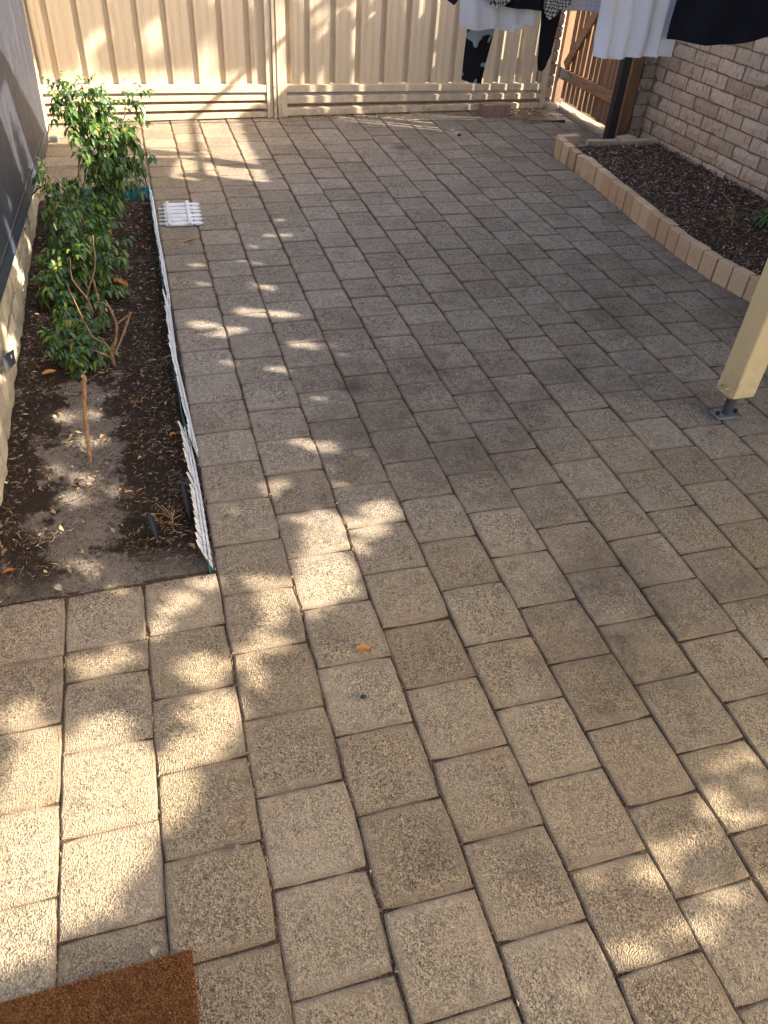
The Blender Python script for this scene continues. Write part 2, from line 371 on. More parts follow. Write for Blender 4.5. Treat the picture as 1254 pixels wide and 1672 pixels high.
GREYST = m_simple('dark grey steel', (0.045, 0.05, 0.06), (0.09, 0.095, 0.105), 20, 0.45, 80, 0.2, 0.4, 0.3)
SHEET = m_cloth_dark()
LEAF = m_island('dark green leaflet', [(0, (0.018, 0.042, 0.012)), (0.45, (0.045, 0.095, 0.02)), (0.8, (0.10, 0.17, 0.032)), (0.95, (0.19, 0.24, 0.045)), (1, (0.33, 0.28, 0.06))], 0.38, 0.45, 0.4)
LEAFO = m_island('orange dead leaf', [(0, (0.38, 0.14, 0.03)), (1, (0.55, 0.25, 0.07))], 0.6, 0.3, 0.2)
CANOPY = m_island('canopy leaf', [(0, (0.03, 0.06, 0.02)), (1, (0.07, 0.11, 0.03))], 0.5, 0.3, 0.0)
BARK = m_simple('brown stem', (0.17, 0.10, 0.055), (0.34, 0.21, 0.12), 40, 0.85, 120, 0.5, 0.15)
PALEWOOD = m_simple('pale timber stake', (0.24, 0.12, 0.06), (0.46, 0.27, 0.14), 40, 0.8, 90, 0.4, 0.15)
MULCH = m_island('bark and needle mulch', [(0, (0.012, 0.008, 0.006)), (0.40, (0.04, 0.024, 0.018)), (0.66, (0.11, 0.06, 0.035)), (0.84, (0.26, 0.14, 0.07)), (0.96, (0.36, 0.25, 0.16)), (1, (0.6, 0.52, 0.42))], 0.8, 0.3)
MULCHR = m_island('bark chip mulch', [(0, (0.03, 0.019, 0.014)), (0.35, (0.085, 0.05, 0.036)), (0.7, (0.19, 0.115, 0.08)), (0.93, (0.30, 0.20, 0.14)), (0.985, (0.5, 0.42, 0.34)), (1, (0.55, 0.5, 0.44))], 0.8, 0.3)
PALEST = m_island('pale palm stalk', [(0, (0.42, 0.30, 0.18)), (1, (0.62, 0.5, 0.34))], 0.7, 0.3)
STRAW = m_island('dry straw', [(0, (0.09, 0.045, 0.02)), (0.5, (0.26, 0.14, 0.06)), (1, (0.55, 0.38, 0.2))], 0.7, 0.3)
PALE = m_island('pale leaf chip', [(0, (0.34, 0.26, 0.16)), (1, (0.46, 0.38, 0.27))], 0.7, 0.3)
COIR = m_island('coir fibre', [(0, (0.09, 0.033, 0.012)), (0.5, (0.27, 0.11, 0.034)), (0.85, (0.42, 0.21, 0.08)), (1, (0.6, 0.34, 0.13))], 0.8, 0.1)
COIRB = m_simple('coir backing', (0.07, 0.022, 0.008), (0.15, 0.05, 0.015), 90, 0.95, 300, 0.9, 0.1)

# house behind the viewer (the doormat lies at its door)
hs_ = MB().box(-3.4, 1.75, -0.95, -0.72, -0.02, 2.5)
tag(hs_.build('house_wall', BRICK, loc=(0.8, -0.7, 0)), 'brick house wall behind the doormat', 'house')
# ------------------------------------------------------------------ ground and paving
g = MB(); g.add([(-60, -60, -0.0405), (60, -60, -0.0405), (60, 60, -0.0405), (-60, 60, -0.0405)], [(0, 1, 2, 3)])
GRD = m_simple('sandy ground', (0.16, 0.12, 0.08), (0.26, 0.20, 0.14), 4, 0.95, 40, 0.6, 0.1)
tag(g.build('ground', GRD), kind='structure')
sand = MB(); sand.box(-0.52, 4.4, -0.6, 6.55, -0.036, -0.0085); 
# soil filling the joints, kept out of the planting beds
sand = MB()
for (x0, x1, y0, y1) in ((-1.2, 0.404, -0.6, 1.602), (0.404, 3.05, -0.6, 6.6), (3.05, 4.4, 5.2, 6.6), (3.05, 4.4, -0.6, 2.4), (-0.2, 0.404, 4.62, 6.6)):
    sand.box(x0, x1, y0, y1, -0.036, -0.0055)
tag(sand.build('joint_soil', JOINT), kind='structure')

BX = [0, 1.01, 2.02, 3.03, 4.02, 5.01, 5.97, 6.91, 7.88, 8.85, 9.83, 10.78]
while BX[-1] < 21: BX.append(BX[-1] + 0.968)
BX = [-1.01 * k for k in (5, 4, 3, 2, 1)] + BX
def stepY(y): return 1.015 if y < 7.3 else (0.955 if y > 10 else 1.015 - 0.06 * (y - 7.3) / 2.7)
PH = {-1: 5.88, 0: 6.45, 1: 5.95, 2: 6.42, 3: 6.96, 4: 6.39, 5: 6.86, 6: 6.32, 7: 6.78, 8: 6.27, 9: 6.75, 10: 7.24}
joints = {}
for ci in range(len(BX) - 1):
    k = ci - 5
    y = PH.get(k, 6.3 if k % 2 == 0 else 6.78)
    L = [y]; t = y
    while t < 33: t += stepY(t); L.append(t)
    t = y
    while t > -3: t -= 1.015; L.insert(0, t)
    if k == 0: # half paver by the bed
        L = [q for q in L if q < 6.5] + [6.93, 7.92] + [23.1 + 0.97 * i for i in range(9)]
    if k in (-1, 1): L = [q for q in L if q < 7.2] + ([7.92] if True else []) + [23.1 + 0.97 * i + (0.5 if k == 1 else 0.2) * 0 for i in range(9)]
    joints[k] = L
def paver_mesh(idx, hx, hy):
    r = random.Random(100 + idx); b = 0.0035
    ring = []
    cs = [(-1, -1), (1, -1), (1, 1), (-1, 1)]; K = 4
    for i in range(4):
        a, c = cs[i], cs[(i + 1) % 4]
        for j in range(K):
            t = j / K; x = (a[0] * (1 - t) + c[0] * t) * hx; y = (a[1] * (1 - t) + c[1] * t) * hy
            jt = 0.0013 if j else 0.0018
            x += r.uniform(-jt, jt); y += r.uniform(-jt, jt)
            if j == 0: q_ = r.uniform(0.001, 0.005); x -= a[0] * q_; y -= a[1] * q_
            ring.append((x, y))
    n = len(ring); v = [(x, y, -0.034) for x, y in ring] + [(x, y, -b) for x, y in ring]
    v += [(x * (1 - b / hx * 1.2) + r.uniform(-.0004, .0004), y * (1 - b / hy * 1.2) + r.uniform(-.0004, .0004), 0) for x, y in ring]
    f = []
    for i in range(n):
        j = (i + 1) % n; f.append((i, j, n + j, n + i)); f.append((n + i, n + j, 2 * n + j, 2 * n + i))
    f.append(tuple(range(2 * n, 3 * n)))
    return v, f
def add_uv(me, hx, hy):
    uv = me.uv_layers.new(name='UVMap')
    co = np.empty(len(me.vertices) * 3, np.float32); me.vertices.foreach_get('co', co); co = co.reshape(-1, 3)
    li = np.empty(len(me.loops), np.int32); me.loops.foreach_get('vertex_index', li)
    u = np.stack([co[li, 0] / (2 * hx) + 0.5, co[li, 1] / (2 * hy) + 0.5], 1).astype(np.float32)
    uv.data.foreach_set('uv', u.ravel())
base = [paver_mesh(i, 0.0985, 0.0985) for i in range(10)]
bmeshes = []
for v, f in base:
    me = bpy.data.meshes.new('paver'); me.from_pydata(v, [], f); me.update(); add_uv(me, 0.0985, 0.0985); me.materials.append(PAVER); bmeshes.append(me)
root = empty('paving', (0, 0, 0), kind='structure')
slots = []
Ri = np.array(R)
def project(x, y, z=0.0):
    d = Ri @ np.array([x - CAM[0], y - CAM[1], z - CAM[2]])
    if d[2] < 0.05: return None
    return 627 + 1259.18 * d[0] / d[2], 836 + 1259.18 * d[1] / d[2], d[2]
for ci in range(len(BX) - 1):
    k = ci - 5
    for a, b in zip(joints[k][:-1], joints[k][1:]):
        xc = (BX[ci] + BX[ci + 1]) / 10; yc = (a + b) / 10; sx = (BX[ci + 1] - BX[ci]) / 5; sy = (b - a) / 5
        if k < 2 and -0.2 < yc - 1.58 < 3.04 and yc > 1.6: continue
        if xc < -0.22 and yc > 1.2: continue
        gl = 6.1 + 0.0588 * (xc + 0.24)
        if yc > gl + 0.12 and xc < 3.55: continue
        if yc > 6.55: continue
        if sy > 0.25: continue
        if xc > 3.12 and 2.4 < yc < 5.12: continue
        if xc > 3.98 or yc < -0.35: continue
        p = project(xc, yc)
        vis = p is not None and -140 < p[0] < 1394 and -100 < p[1] < 1800
        slots.append((xc, yc, sx, sy, vis, p[2] if p else 99))
slots.sort(key=lambda s: (not s[4], s[5]))
rr = random.Random(5)
fieldV, fieldF, fieldUV = [], [], []
for i, (xc, yc, sx, sy, vis, d) in enumerate(slots):
    fg = min(1, max(0, (yc - 1.8) / 2)); gapx = 0.0020 + 0.0044 * fg + rr.uniform(-0.001, 0.0015); gapy = 0.0014 + 0.0066 * fg + rr.uniform(-0.0008, 0.001)
    scx = (sx - gapx) / 0.197; scy = (sy - gapy) / 0.197
    dz = rr.uniform(-0.0025, 0.0025); rx, ry = rr.uniform(-0.009, 0.009), rr.uniform(-0.009, 0.009)
    rz = rr.uniform(-0.006, 0.006); ox, oy = rr.uniform(-0.001, 0.001), rr.uniform(-0.0008, 0.0008)
    bi = rr.randrange(10); rot = rr.choice((0, math.pi)) 
    if i < 298 and vis:
        o = bpy.data.objects.new('paver', bmeshes[bi]); col.objects.link(o); o.parent = root
        o.location = (xc + ox, yc + oy, dz); o.rotation_euler = (rx, ry, rot + rz); o.scale = (scx, scy, 1)
    else:
        v, f = base[bi]; m = Matrix.Translation((xc + ox, yc + oy, dz)) @ Matrix.Rotation(rot + rz, 4, 'Z') @ Matrix.Rotation(ry, 4, 'Y') @ Matrix.Rotation(rx, 4, 'X') @ Matrix.Diagonal((scx, scy, 1, 1))
        n = len(fieldV); fieldV += [(m @ Vector(p))[:] for p in v]; fieldF += [tuple(q + n for q in fc) for fc in f]
        for fc in f:
            fieldUV += [(v[q][0] / 0.197 + 0.5, v[q][1] / 0.197 + 0.5) for q in fc]
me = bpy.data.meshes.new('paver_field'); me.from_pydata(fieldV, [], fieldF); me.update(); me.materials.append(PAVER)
uv = me.uv_layers.new(name='UVMap'); uv.data.foreach_set('uv', np.array(fieldUV, np.float32).ravel())
tag(link('paver_field', me, root), kind='stuff')

# ------------------------------------------------------------------ slivers (mulch, needles, debris)
def slivers(P, L, W, tilt, curl=0.3, yaw=None):
    n = len(P); a = rng.uniform(0, 2 * np.pi, n) if yaw is None else yaw
    t = rng.normal(0, tilt, n)
    d = np.stack([np.cos(a) * np.cos(t), np.sin(a) * np.cos(t), np.sin(t)], 1)
    s = np.stack([-np.sin(a), np.cos(a), rng.normal(0, 0.5, n)], 1); s /= np.linalg.norm(s, axis=1)[:, None]
    L = np.asarray(L)[:, None] if np.ndim(L) else np.full((n, 1), L); W = np.asarray(W)[:, None] if np.ndim(W) else np.full((n, 1), W)
    bend = s * (rng.normal(0, curl, (n, 1)) * L)
    A = P - d * L / 2; C = P + d * L / 2; B = P + bend
    V = np.stack([A, B - s * W / 2, C, B + s * W / 2], 1)
    V[:, 1, 2] += 0.0; V[:, 3, 2] += 0.0015
    return V.reshape(-1, 3), np.arange(4 * n).reshape(n, 4)
def area(n, x0, x1, y0, y1, z0=0.0, z1=0.008):
    return np.stack([rng.uniform(x0, x1, n), rng.uniform(y0, y1, n), rng.uniform(z0, z1, n)], 1)

# debris lying in the long joints
P = []
for ci in range(5, len(BX)):
    x = BX[ci] / 5
    if x > 3.9: continue
    n = 1300 if ci in (7, 8, 9) else 560
    q = area(n, x - 0.0030, x + 0.0030, -0.3 if x > 0.41 else -0.3, 6.2, -0.008, -0.0005); P.append(q)
P = np.concatenate(P); P = P[~((P[:, 0] < 0.39) & (P[:, 1] > 1.58) & (P[:, 1] < 4.6))]
P = P[~((P[:, 0] > 3.1) & (P[:, 1] > 2.4) & (P[:, 1] < 5.15))]
V, F = slivers(P, rng.uniform(0.004, 0.018, len(P)), rng.uniform(0.0007, 0.002, len(P)), 0.15, 0.15, rng.normal(np.pi / 2, 0.25, len(P)))
tag(link('joint_debris', raw_mesh('joint_debris', V, F, STRAW)), kind='stuff')
# leaf crumbs caught in the joints
Q = P[rng.random(len(P)) < 0.035].copy(); Q[:, 2] = 0.001
V, F = slivers(Q, rng.uniform(0.006, 0.016, len(Q)), rng.uniform(0.002, 0.006, len(Q)), 0.15, 0.2)
tag(link('leaf_crumbs', raw_mesh('leaf_crumbs', V, F, STRAW)), kind='stuff')
# scattered fine crumbs on the paving
P = np.stack([rng.uniform(-0.2, 3.2, 1100), rng.uniform(0.3, 6.1, 1100), np.full(1100, 0.0022)], 1)
P = P[~((P[:, 0] < 0.42) & (P[:, 1] > 1.58) & (P[:, 1] < 4.66))]
P = P[~((P[:, 0] > 3.0) & (P[:, 1] < 5.2))]
V, F = slivers(P, rng.uniform(0.002, 0.009, len(P)), rng.uniform(0.0008, 0.002, len(P)), 0.05, 0.3)
tag(link('paving_crumbs', raw_mesh('paving_crumbs', V, F, STRAW)), kind='stuff')

# ------------------------------------------------------------------ left bed
def bumpy(name, x0, x1, y0, y1, z, amp, nx, ny, mat, fn=None):
    V = []; F = []
    for j in range(ny + 1):
        for i in range(nx + 1):
            x = x0 + (x1 - x0) * i / nx; y = y0 + (y1 - y0) * j / ny
            if fn: x, y = fn(x, y)
            h = mnoise.noise(Vector((x * 7, y * 7, 0))) * amp + mnoise.noise(Vector((x * 28, y * 28, 3))) * amp * 0.4
            V.append((x, y, z + h))
    for j in range(ny):
        for i in range(nx):
            a = j * (nx + 1) + i; F.append((a, a + 1, a + nx + 2, a + nx + 1))
    return link(name, raw_mesh(name, V, F, mat, True))
tag(bumpy('bed_soil', -0.23, 0.402, 1.592, 4.64, -0.006, 0.009, 40, 190, BED), kind='structure')
n = 24000
P = area(n, -0.19, 0.385, 1.6, 4.62, -0.004, 0.010)
def nz(x, y, s, o=0): return mnoise.noise(Vector((x * s, y * s, o)))
keep = []
for i, (x, y, z) in enumerate(P):
    s = max(0, 1 - abs(x - 0.05) / 0.2) * (1 if y < 2.8 else max(0, (3.1 - y) / 0.3))
    pr = 1.0 - 0.62 * s + 1.1 * nz(x, y, 6)
    if y < 1.66: pr *= 0.4
    if y > 2.9: pr = max(pr, 0.9)
    keep.append(rng.random() < pr)
P = P[np.array(keep)]
V, F = slivers(P, np.minimum(rng.gamma(3.0, 0.0045, len(P)) + 0.004, 0.045), rng.uniform(0.0009, 0.0032, len(P)), 0.3, 0.3)
tag(link('mulch', raw_mesh('mulch', V, F, MULCH)), kind='stuff')
P = area(700, -0.19, 0.40, 1.555, 1.61, 0.002, 0.006); P = P[rng.random(len(P)) < 0.55]
V, F = slivers(P, rng.uniform(0.004, 0.016, len(P)), rng.uniform(0.001, 0.003, len(P)), 0.1, 0.3)
tag(link('spilled_mulch', raw_mesh('spilled_mulch', V, F, MULCH)), kind='stuff')
# orange-brown drift of needles by the picket edging
P = area(900, 0.20, 0.38, 1.64, 2.6, 0.004, 0.014)
P = P[[rng.random() < 0.3 + 0.9 * max(0, nz(x, y, 9, 5) + 0.3) for x, y, z in P]]
V, F = slivers(P, rng.uniform(0.012, 0.03, len(P)), rng.uniform(0.001, 0.002, len(P)), 0.35, 0.25)
tag(link('needle_litter', raw_mesh('needle_litter', V, F, STRAW)), kind='stuff')

P = area(170, -0.19, 0.37, 1.62, 4.5, 0.006, 0.012)
V, F = slivers(P, rng.uniform(0.012, 0.035, len(P)), rng.uniform(0.006, 0.014, len(P)), 0.2, 0.2)
tag(link('leaf_scraps', raw_mesh('leaf_scraps', V, F, STRAW)), kind='stuff')
# ------------------------------------------------------------------ right bed
def edge_x(y):  # foot of the edging as it wanders
    pts = [(2.2, 3.12), (2.88, 3.104), (3.16, 3.06), (3.43, 3.049), (3.775, 3.063), (4.21, 3.104), (4.75, 3.136), (5.16, 3.142)]
    for (a, xa), (b, xb) in zip(pts[:-1], pts[1:]):
        if a <= y <= b: return xa + (xb - xa) * (y - a) / (b - a)
    return pts[0][1] if y < 2.2 else pts[-1][1]
def bedmap(x, y):
    f = (x - 3.12) / 0.95; e = edge_x(y) + 0.035; xr = 4.0 + (5.32 - y) * 0.0695 + 0.01
    return e + (xr - e) * f, y
tag(bumpy('bed_soil', 3.12, 4.07, 2.2, 5.185, 0.035, 0.012, 40, 140, m_simple('dark bed soil', (0.035, 0.02, 0.015), (0.10, 0.06, 0.042), 60, 0.95, 180, 0.9, 0.1), bedmap), kind='structure')
P = area(19000, 3.12, 4.07, 2.3, 5.17, 0.034, 0.052)
P = np.array([(*bedmap(a, b), c) for a, b, c in P]); P[:, 0] = np.maximum(P[:, 0], [edge_x(b) + 0.06 for b in P[:, 1]])
V, F = slivers(P, np.minimum(rng.gamma(3.0, 0.006, len(P)) + 0.006, 0.05), rng.uniform(0.003, 0.010, len(P)), 0.35, 0.2)
tag(link('bark_mulch', raw_mesh('bark_mulch', V, F, MULCHR)), kind='stuff')

def edge_x(y):  # foot of the edging as it wanders
    pts = [(2.2, 3.12), (2.88, 3.104), (3.16, 3.06), (3.43, 3.049), (3.775, 3.063), (4.21, 3.104), (4.75, 3.136), (5.16, 3.142)]
    for (a, xa), (b, xb) in zip(pts[:-1], pts[1:]):
        if a <= y <= b: return xa + (xb - xa) * (y - a) / (b - a)
    return pts[0][1] if y < 2.2 else pts[-1][1]
er = empty('garden_edging', (3.1, 3.6, 0), 'row of pale orange pavers set on edge around the right bark bed', 'garden edging')
y = 5.13; i = 0; rr = random.Random(3)
tops = [0.118, 0.112, 0.105, 0.098]
while y > 2.3:
    L = 0.1055 + rr.uniform(-0.003, 0.003); x = edge_x(y - L / 2); th = 0.052
    h = tops[i] if i < 4 else 0.112 + rr.uniform(-0.005, 0.005)
    mb = MB().box(-th / 2, th / 2, -L / 2 + 0.0033, L / 2 - 0.0033, -0.03, h, 0.003)
    yaw = rr.uniform(-0.02, 0.02) + (0.35 if i == 3 else 0) + (-0.05 if i < 3 else 0)
    sl = (edge_x(y - L) - edge_x(y)) / L
    m = Matrix.Translation((x + th / 2 + (0.02 if i == 3 else 0) + rr.uniform(-0.003, 0.003), y - L / 2, 0)) @ Matrix.Rotation(yaw + math.atan(sl), 4, 'Z') @ Matrix.Rotation(rr.uniform(-0.03, 0.01), 4, 'Y')
    mb.v = [(m @ Vector(p))[:] for p in mb.v]
    mb.build('brick', EDGEB, er, loc=(x, y - L / 2, 0)); y -= L; i += 1
mb = MB().xbox(Matrix.Translation((3.255, 5.175, 0.045)) @ Matrix.Rotation(0.12, 4, 'Z'), 0.16, 0.055, 0.14, 0.003); mb.build('brick', EDGEB, er)
for (cx, cy, L, rz, nm, lab) in ((3.545, 5.20, 0.225, -0.05, 'edging_slab', 'long pale slab edging the back of the bark bed beside the loose corner paver'),
                                  (3.82, 5.19, 0.27, 0.06, 'edging_slab', 'darker slab edging the back of the bark bed against the brick pier')):
    mb = MB().xbox(Matrix.Translation((cx, cy, 0.035)) @ Matrix.Rotation(rz, 4, 'Z'), L, 0.05, 0.07, 0.004)
    tag(mb.build(nm, SLAB, loc=(cx, cy, 0)), lab, 'edging slab', 'slabs behind the bark bed')
mb = MB().xbox(Matrix.Translation((3.80, 5.30, 0.03)) @ Matrix.Rotation(0.3, 4, 'Z'), 0.13, 0.09, 0.06, 0.004)
tag(mb.build('edging_slab', EDGEB, loc=(3.80, 5.30, 0)), 'short orange offcut lying at the foot of the brick pier', 'edging slab')

# ------------------------------------------------------------------ brick walls
def brick_face_mesh(L, H, D, axis, seed):
    # one brick centred on origin: length along 'y' (axis 'y') or 'x', height z, rough front
    r = random.Random(seed); nx, nz_ = 5, 2; V = []; F = []
    for k, dep in ((0, -D / 2), (1, D / 2)):
        for j in range(nz_ + 1):
            for i in range(nx + 1):
                u = -L / 2 + L * i / nx; v = -H / 2 + H * j / nz_
                e = 0.0022; rd = 0
                if i in (0, nx) or j in (0, nz_): rd = 0.004
                u += r.uniform(-e, e); v += r.uniform(-e, e)
                dd = dep + (-1 if k else 1) * rd + r.uniform(-0.0025, 0.0025)
                V.append((dd, u, v) if axis == 'y' else (u, dd, v))
    n = (nx + 1) * (nz_ + 1)
    for k in (0, 1):
        for j in range(nz_):
            for i in range(nx):
                a = k * n + j * (nx + 1) + i; q = (a, a + 1, a + nx + 2, a + nx + 1); F.append(q if k else q[::-1])
    ring = [i for i in range(nx + 1)] + [(j + 1) * (nx + 1) - 1 for j in range(1, nz_ + 1)] + [nz_ * (nx + 1) + i for i in range(nx - 1, -1, -1)] + [j * (nx + 1) for j in range(nz_ - 1, 0, -1)]
    for a, b in zip(ring, ring[1:] + ring[:1]): F.append((a, b, n + b, n + a))
    return V, F
def mk(V, F, mat, name='brick'):
    m = MB(); m.add(V, F); return m.mesh(name, mat)
WB = [mk(*brick_face_mesh(0.231, 0.074, 0.105, 'y', s), BRICK) for s in range(6)]
WBH = [mk(*brick_face_mesh(0.112, 0.074, 0.105, 'y', 50 + s), BRICK) for s in range(2)]
CO = 0.0845
bw = empty('brick_wall', (4.03, 3.0, 0), 'long wall of rough pinkish bricks behind the bark bed on the right', 'wall')
def wall_x(y): return 3.985 + (5.32 - y) * 0.0695 * 1.0
WALLTOP = 25
farb = MB(); br = random.Random(9)
LOWT = 12
for (ya, yb, top) in ((4.98, 0.35, WALLTOP), (5.43, 4.981, LOWT)):
    xa, xb = wall_x(ya) + 0.006, wall_x(yb) + 0.006
    MB().add([(xa, ya, -0.06), (xb, yb, -0.06), (xb + 0.098, yb, -0.06), (xa + 0.098, ya, -0.06), (xa, ya, top * CO), (xb, yb, top * CO), (xb + 0.098, yb, top * CO), (xa + 0.098, ya, top * CO)],
             [(0, 1, 2, 3), (4, 5, 6, 7), (0, 1, 5, 4), (1, 2, 6, 5), (2, 3, 7, 6), (3, 0, 4, 7)]).build('mortar', MORTAR, bw)
angw = math.atan(0.0695)
for c in range(WALLTOP):
    z = c * CO + 0.03; off = 0.122 if c % 2 else 0.0
    y = 5.085 + off
    if c % 2 == 0: y += 0.244
    (link('brick', WBH[c % 2], bw, (wall_x(5.37) + 0.0525, 5.374, z)) if c % 2 and c < LOWT else None)
    y0 = y
    while y > 0.5:
        yc = y - 0.03
        if yc + 0.116 > 5.432 or (c >= LOWT and yc > 4.87):
            y -= 0.244; continue
        near = (2.9 < yc and c < 15)
        ms = br.randrange(6); x = wall_x(yc) + 0.0525 + br.uniform(-0.0015, 0.0015)
        if near:
            o = link('brick', WB[ms], bw, (x, yc, z)); o.rotation_euler = (br.uniform(-.004, .004), 0, angw + br.choice((0, math.pi)))
        else:
            mm = Matrix.Translation((x, yc, z)) @ Matrix.Rotation(angw, 4, 'Z')
            me0 = WB[ms]; farb.add([(mm @ v.co)[:] for v in me0.vertices], [tuple(p.vertices) for p in me0.polygons])
        y -= 0.244
tag(farb.build('brick_field', BRICK, bw), kind='stuff')

bp = empty('brick_pier', (3.95, 5.5, 0), 'square pier of grey brown bricks at the end of the pinkish brick wall', 'pier')
MB().box(3.897, 4.113, 5.432, 5.648, -0.02, LOWT * CO).build('mortar', MORTAR, bp)
PL = [mk(*brick_face_mesh(0.231, 0.074, 0.112, 'y', 20 + s), PIERB) for s in range(3)]
PX = [mk(*brick_face_mesh(0.231, 0.074, 0.112, 'x', 30 + s), PIERB) for s in range(3)]
for c in range(LOWT):
    z = c * CO + 0.03
    if c % 2: L = [(3.948, 5.54, 'y'), (4.066, 5.54, 'y')]
    else: L = [(4.005, 5.484, 'x'), (4.005, 5.598, 'x')]
    for (x, y, ax) in L:
        o = link('brick', (PL if ax == 'y' else PX)[br.randrange(3)], bp, (x + br.uniform(-.002, .002), y, z))
sp = empty('brick_pier', (3.68, 6.40, 0), 'slim brick pier between the metal gate and the timber gate', 'pier')
MB().box(3.622, 3.660, 6.335, 6.52, -0.02, WALLTOP * CO).build('mortar', MORTAR, sp)
SPB = [mk(*brick_face_mesh(0.052, 0.074, 0.20, 'x', 40 + s), PIERB) for s in range(3)]
for c in range(WALLTOP):
    link('brick', SPB[c % 3], sp, (3.641 + br.uniform(-.003, .003), 6.42, c * CO + 0.03))
mb = MB(); mb.xbox(Matrix.Translation((3.665, 6.30, 0.01)), 0.13, 0.10, 0.07, 0.02); tag(mb.build('concrete_footing', SLAB, loc=(3.665, 6.3, 0)), 'small lump of concrete at the foot of the slim pier', 'footing')

scn = empty('stripe_screen', (4.07, 5.3, LOWT * CO), 'unseen upright timber slats added on the low wall end to stripe the gate with light', 'screen')  # added out of view so that sun stripes fall on the steel gate
yy = 4.99
while yy < 5.66:
    MB().box(4.055, 4.075, yy, yy + 0.042, LOWT * CO + 0.004, 2.25).build('slat', WOOD, scn); yy += 0.066
for z in (1.10, 2.15): MB().box(4.077, 4.10, 4.99, 5.66, z, z + 0.05).build('rail', WOODH, scn)
# ------------------------------------------------------------------ timber gate
tg = empty('timber_gate', (3.78, 6.0, 0), 'paling gate of brown timber with gaps between its boards by the brick pier', 'gate')
yy = 6.375; k = 0; pr = random.Random(11)
while yy > 5.52:
    wd = 0.062 + pr.uniform(-0.003, 0.003); gap = pr.choice((0.010, 0.014, 0.018)) if yy > 6.0 else pr.choice((0.007, 0.010, 0.012))
    MB().box(3.785, 3.802, yy - wd, yy, 0.055 + pr.uniform(-.01, .01), 1.62, 0.001).build('paling', WOOD, tg); yy -= wd + gap
MB().bar((3.771, 6.40, 0.235), (3.771, 5.53, 0.255), 0.024, 0.075, (0, 0, 1), 0.002).build('rail', WOODH, tg)
MB().bar((3.771, 6.40, 1.32), (3.771, 5.53, 1.32), 0.024, 0.075, (0, 0, 1), 0.002).build('rail', WOODH, tg)
MB().bar((3.768, 6.36, 0.30), (3.768, 5.62, 1.24), 0.022, 0.07, (0, 0, 1), 0.002).build('brace', WOODH, tg)
hg = MB().prism([(6.41, 0.285), (6.41, 0.20), (6.36, 0.205), (6.22, 0.235), (6.22, 0.255), (6.36, 0.28)], 'x', 3.753, 3.757).build('hinge', GALV, tg)
MB().tube([(3.752, 6.415, 0.17), (3.752, 6.415, 0.31)], 0.008, 8).build('hinge_pin', GALV, hg)
MB().box(3.75, 3.83, 6.42, 6.47, 0, 1.75, 0.003).build('stile', WOOD, tg)
tp = MB().box(3.79, 3.865, 5.415, 5.495, 0, 1.9, 0.003); tag(tp.build('timber_post', WOOD, loc=(3.83, 5.45, 0)), 'dark brown timber gate post against the brick pier', 'post')
bk = MB().box(3.655, 3.715, 5.325, 5.385, -0.01, 2.0, 0.002); tag(bk.build('metal_post', BLACKP, loc=(3.685, 5.355, 0)), 'black square post standing in front of the timber gate', 'post')
sill = MB().xbox(Matrix.Translation((3.755, 5.9, 0.004)) , 0.05, 1.02, 0.04, 0.006); tag(sill.build('gate_sill', SLAB, loc=(3.755, 5.9, 0)), 'narrow concrete strip under the timber gate', 'sill')
# sunlit render seen through the gaps of the timber gate
MB2 = MB().box(3.95, 8.5, 8.0, 8.1, -0.02, 2.4)
tag(MB2.build('side_wall', m_simple('pale yellow render', (0.62, 0.5, 0.3), (0.7, 0.58, 0.38), 3, 0.9), loc=(6.0, 8.0, 0)), 'pale rendered wall beyond the gaps of the timber gate', 'wall')

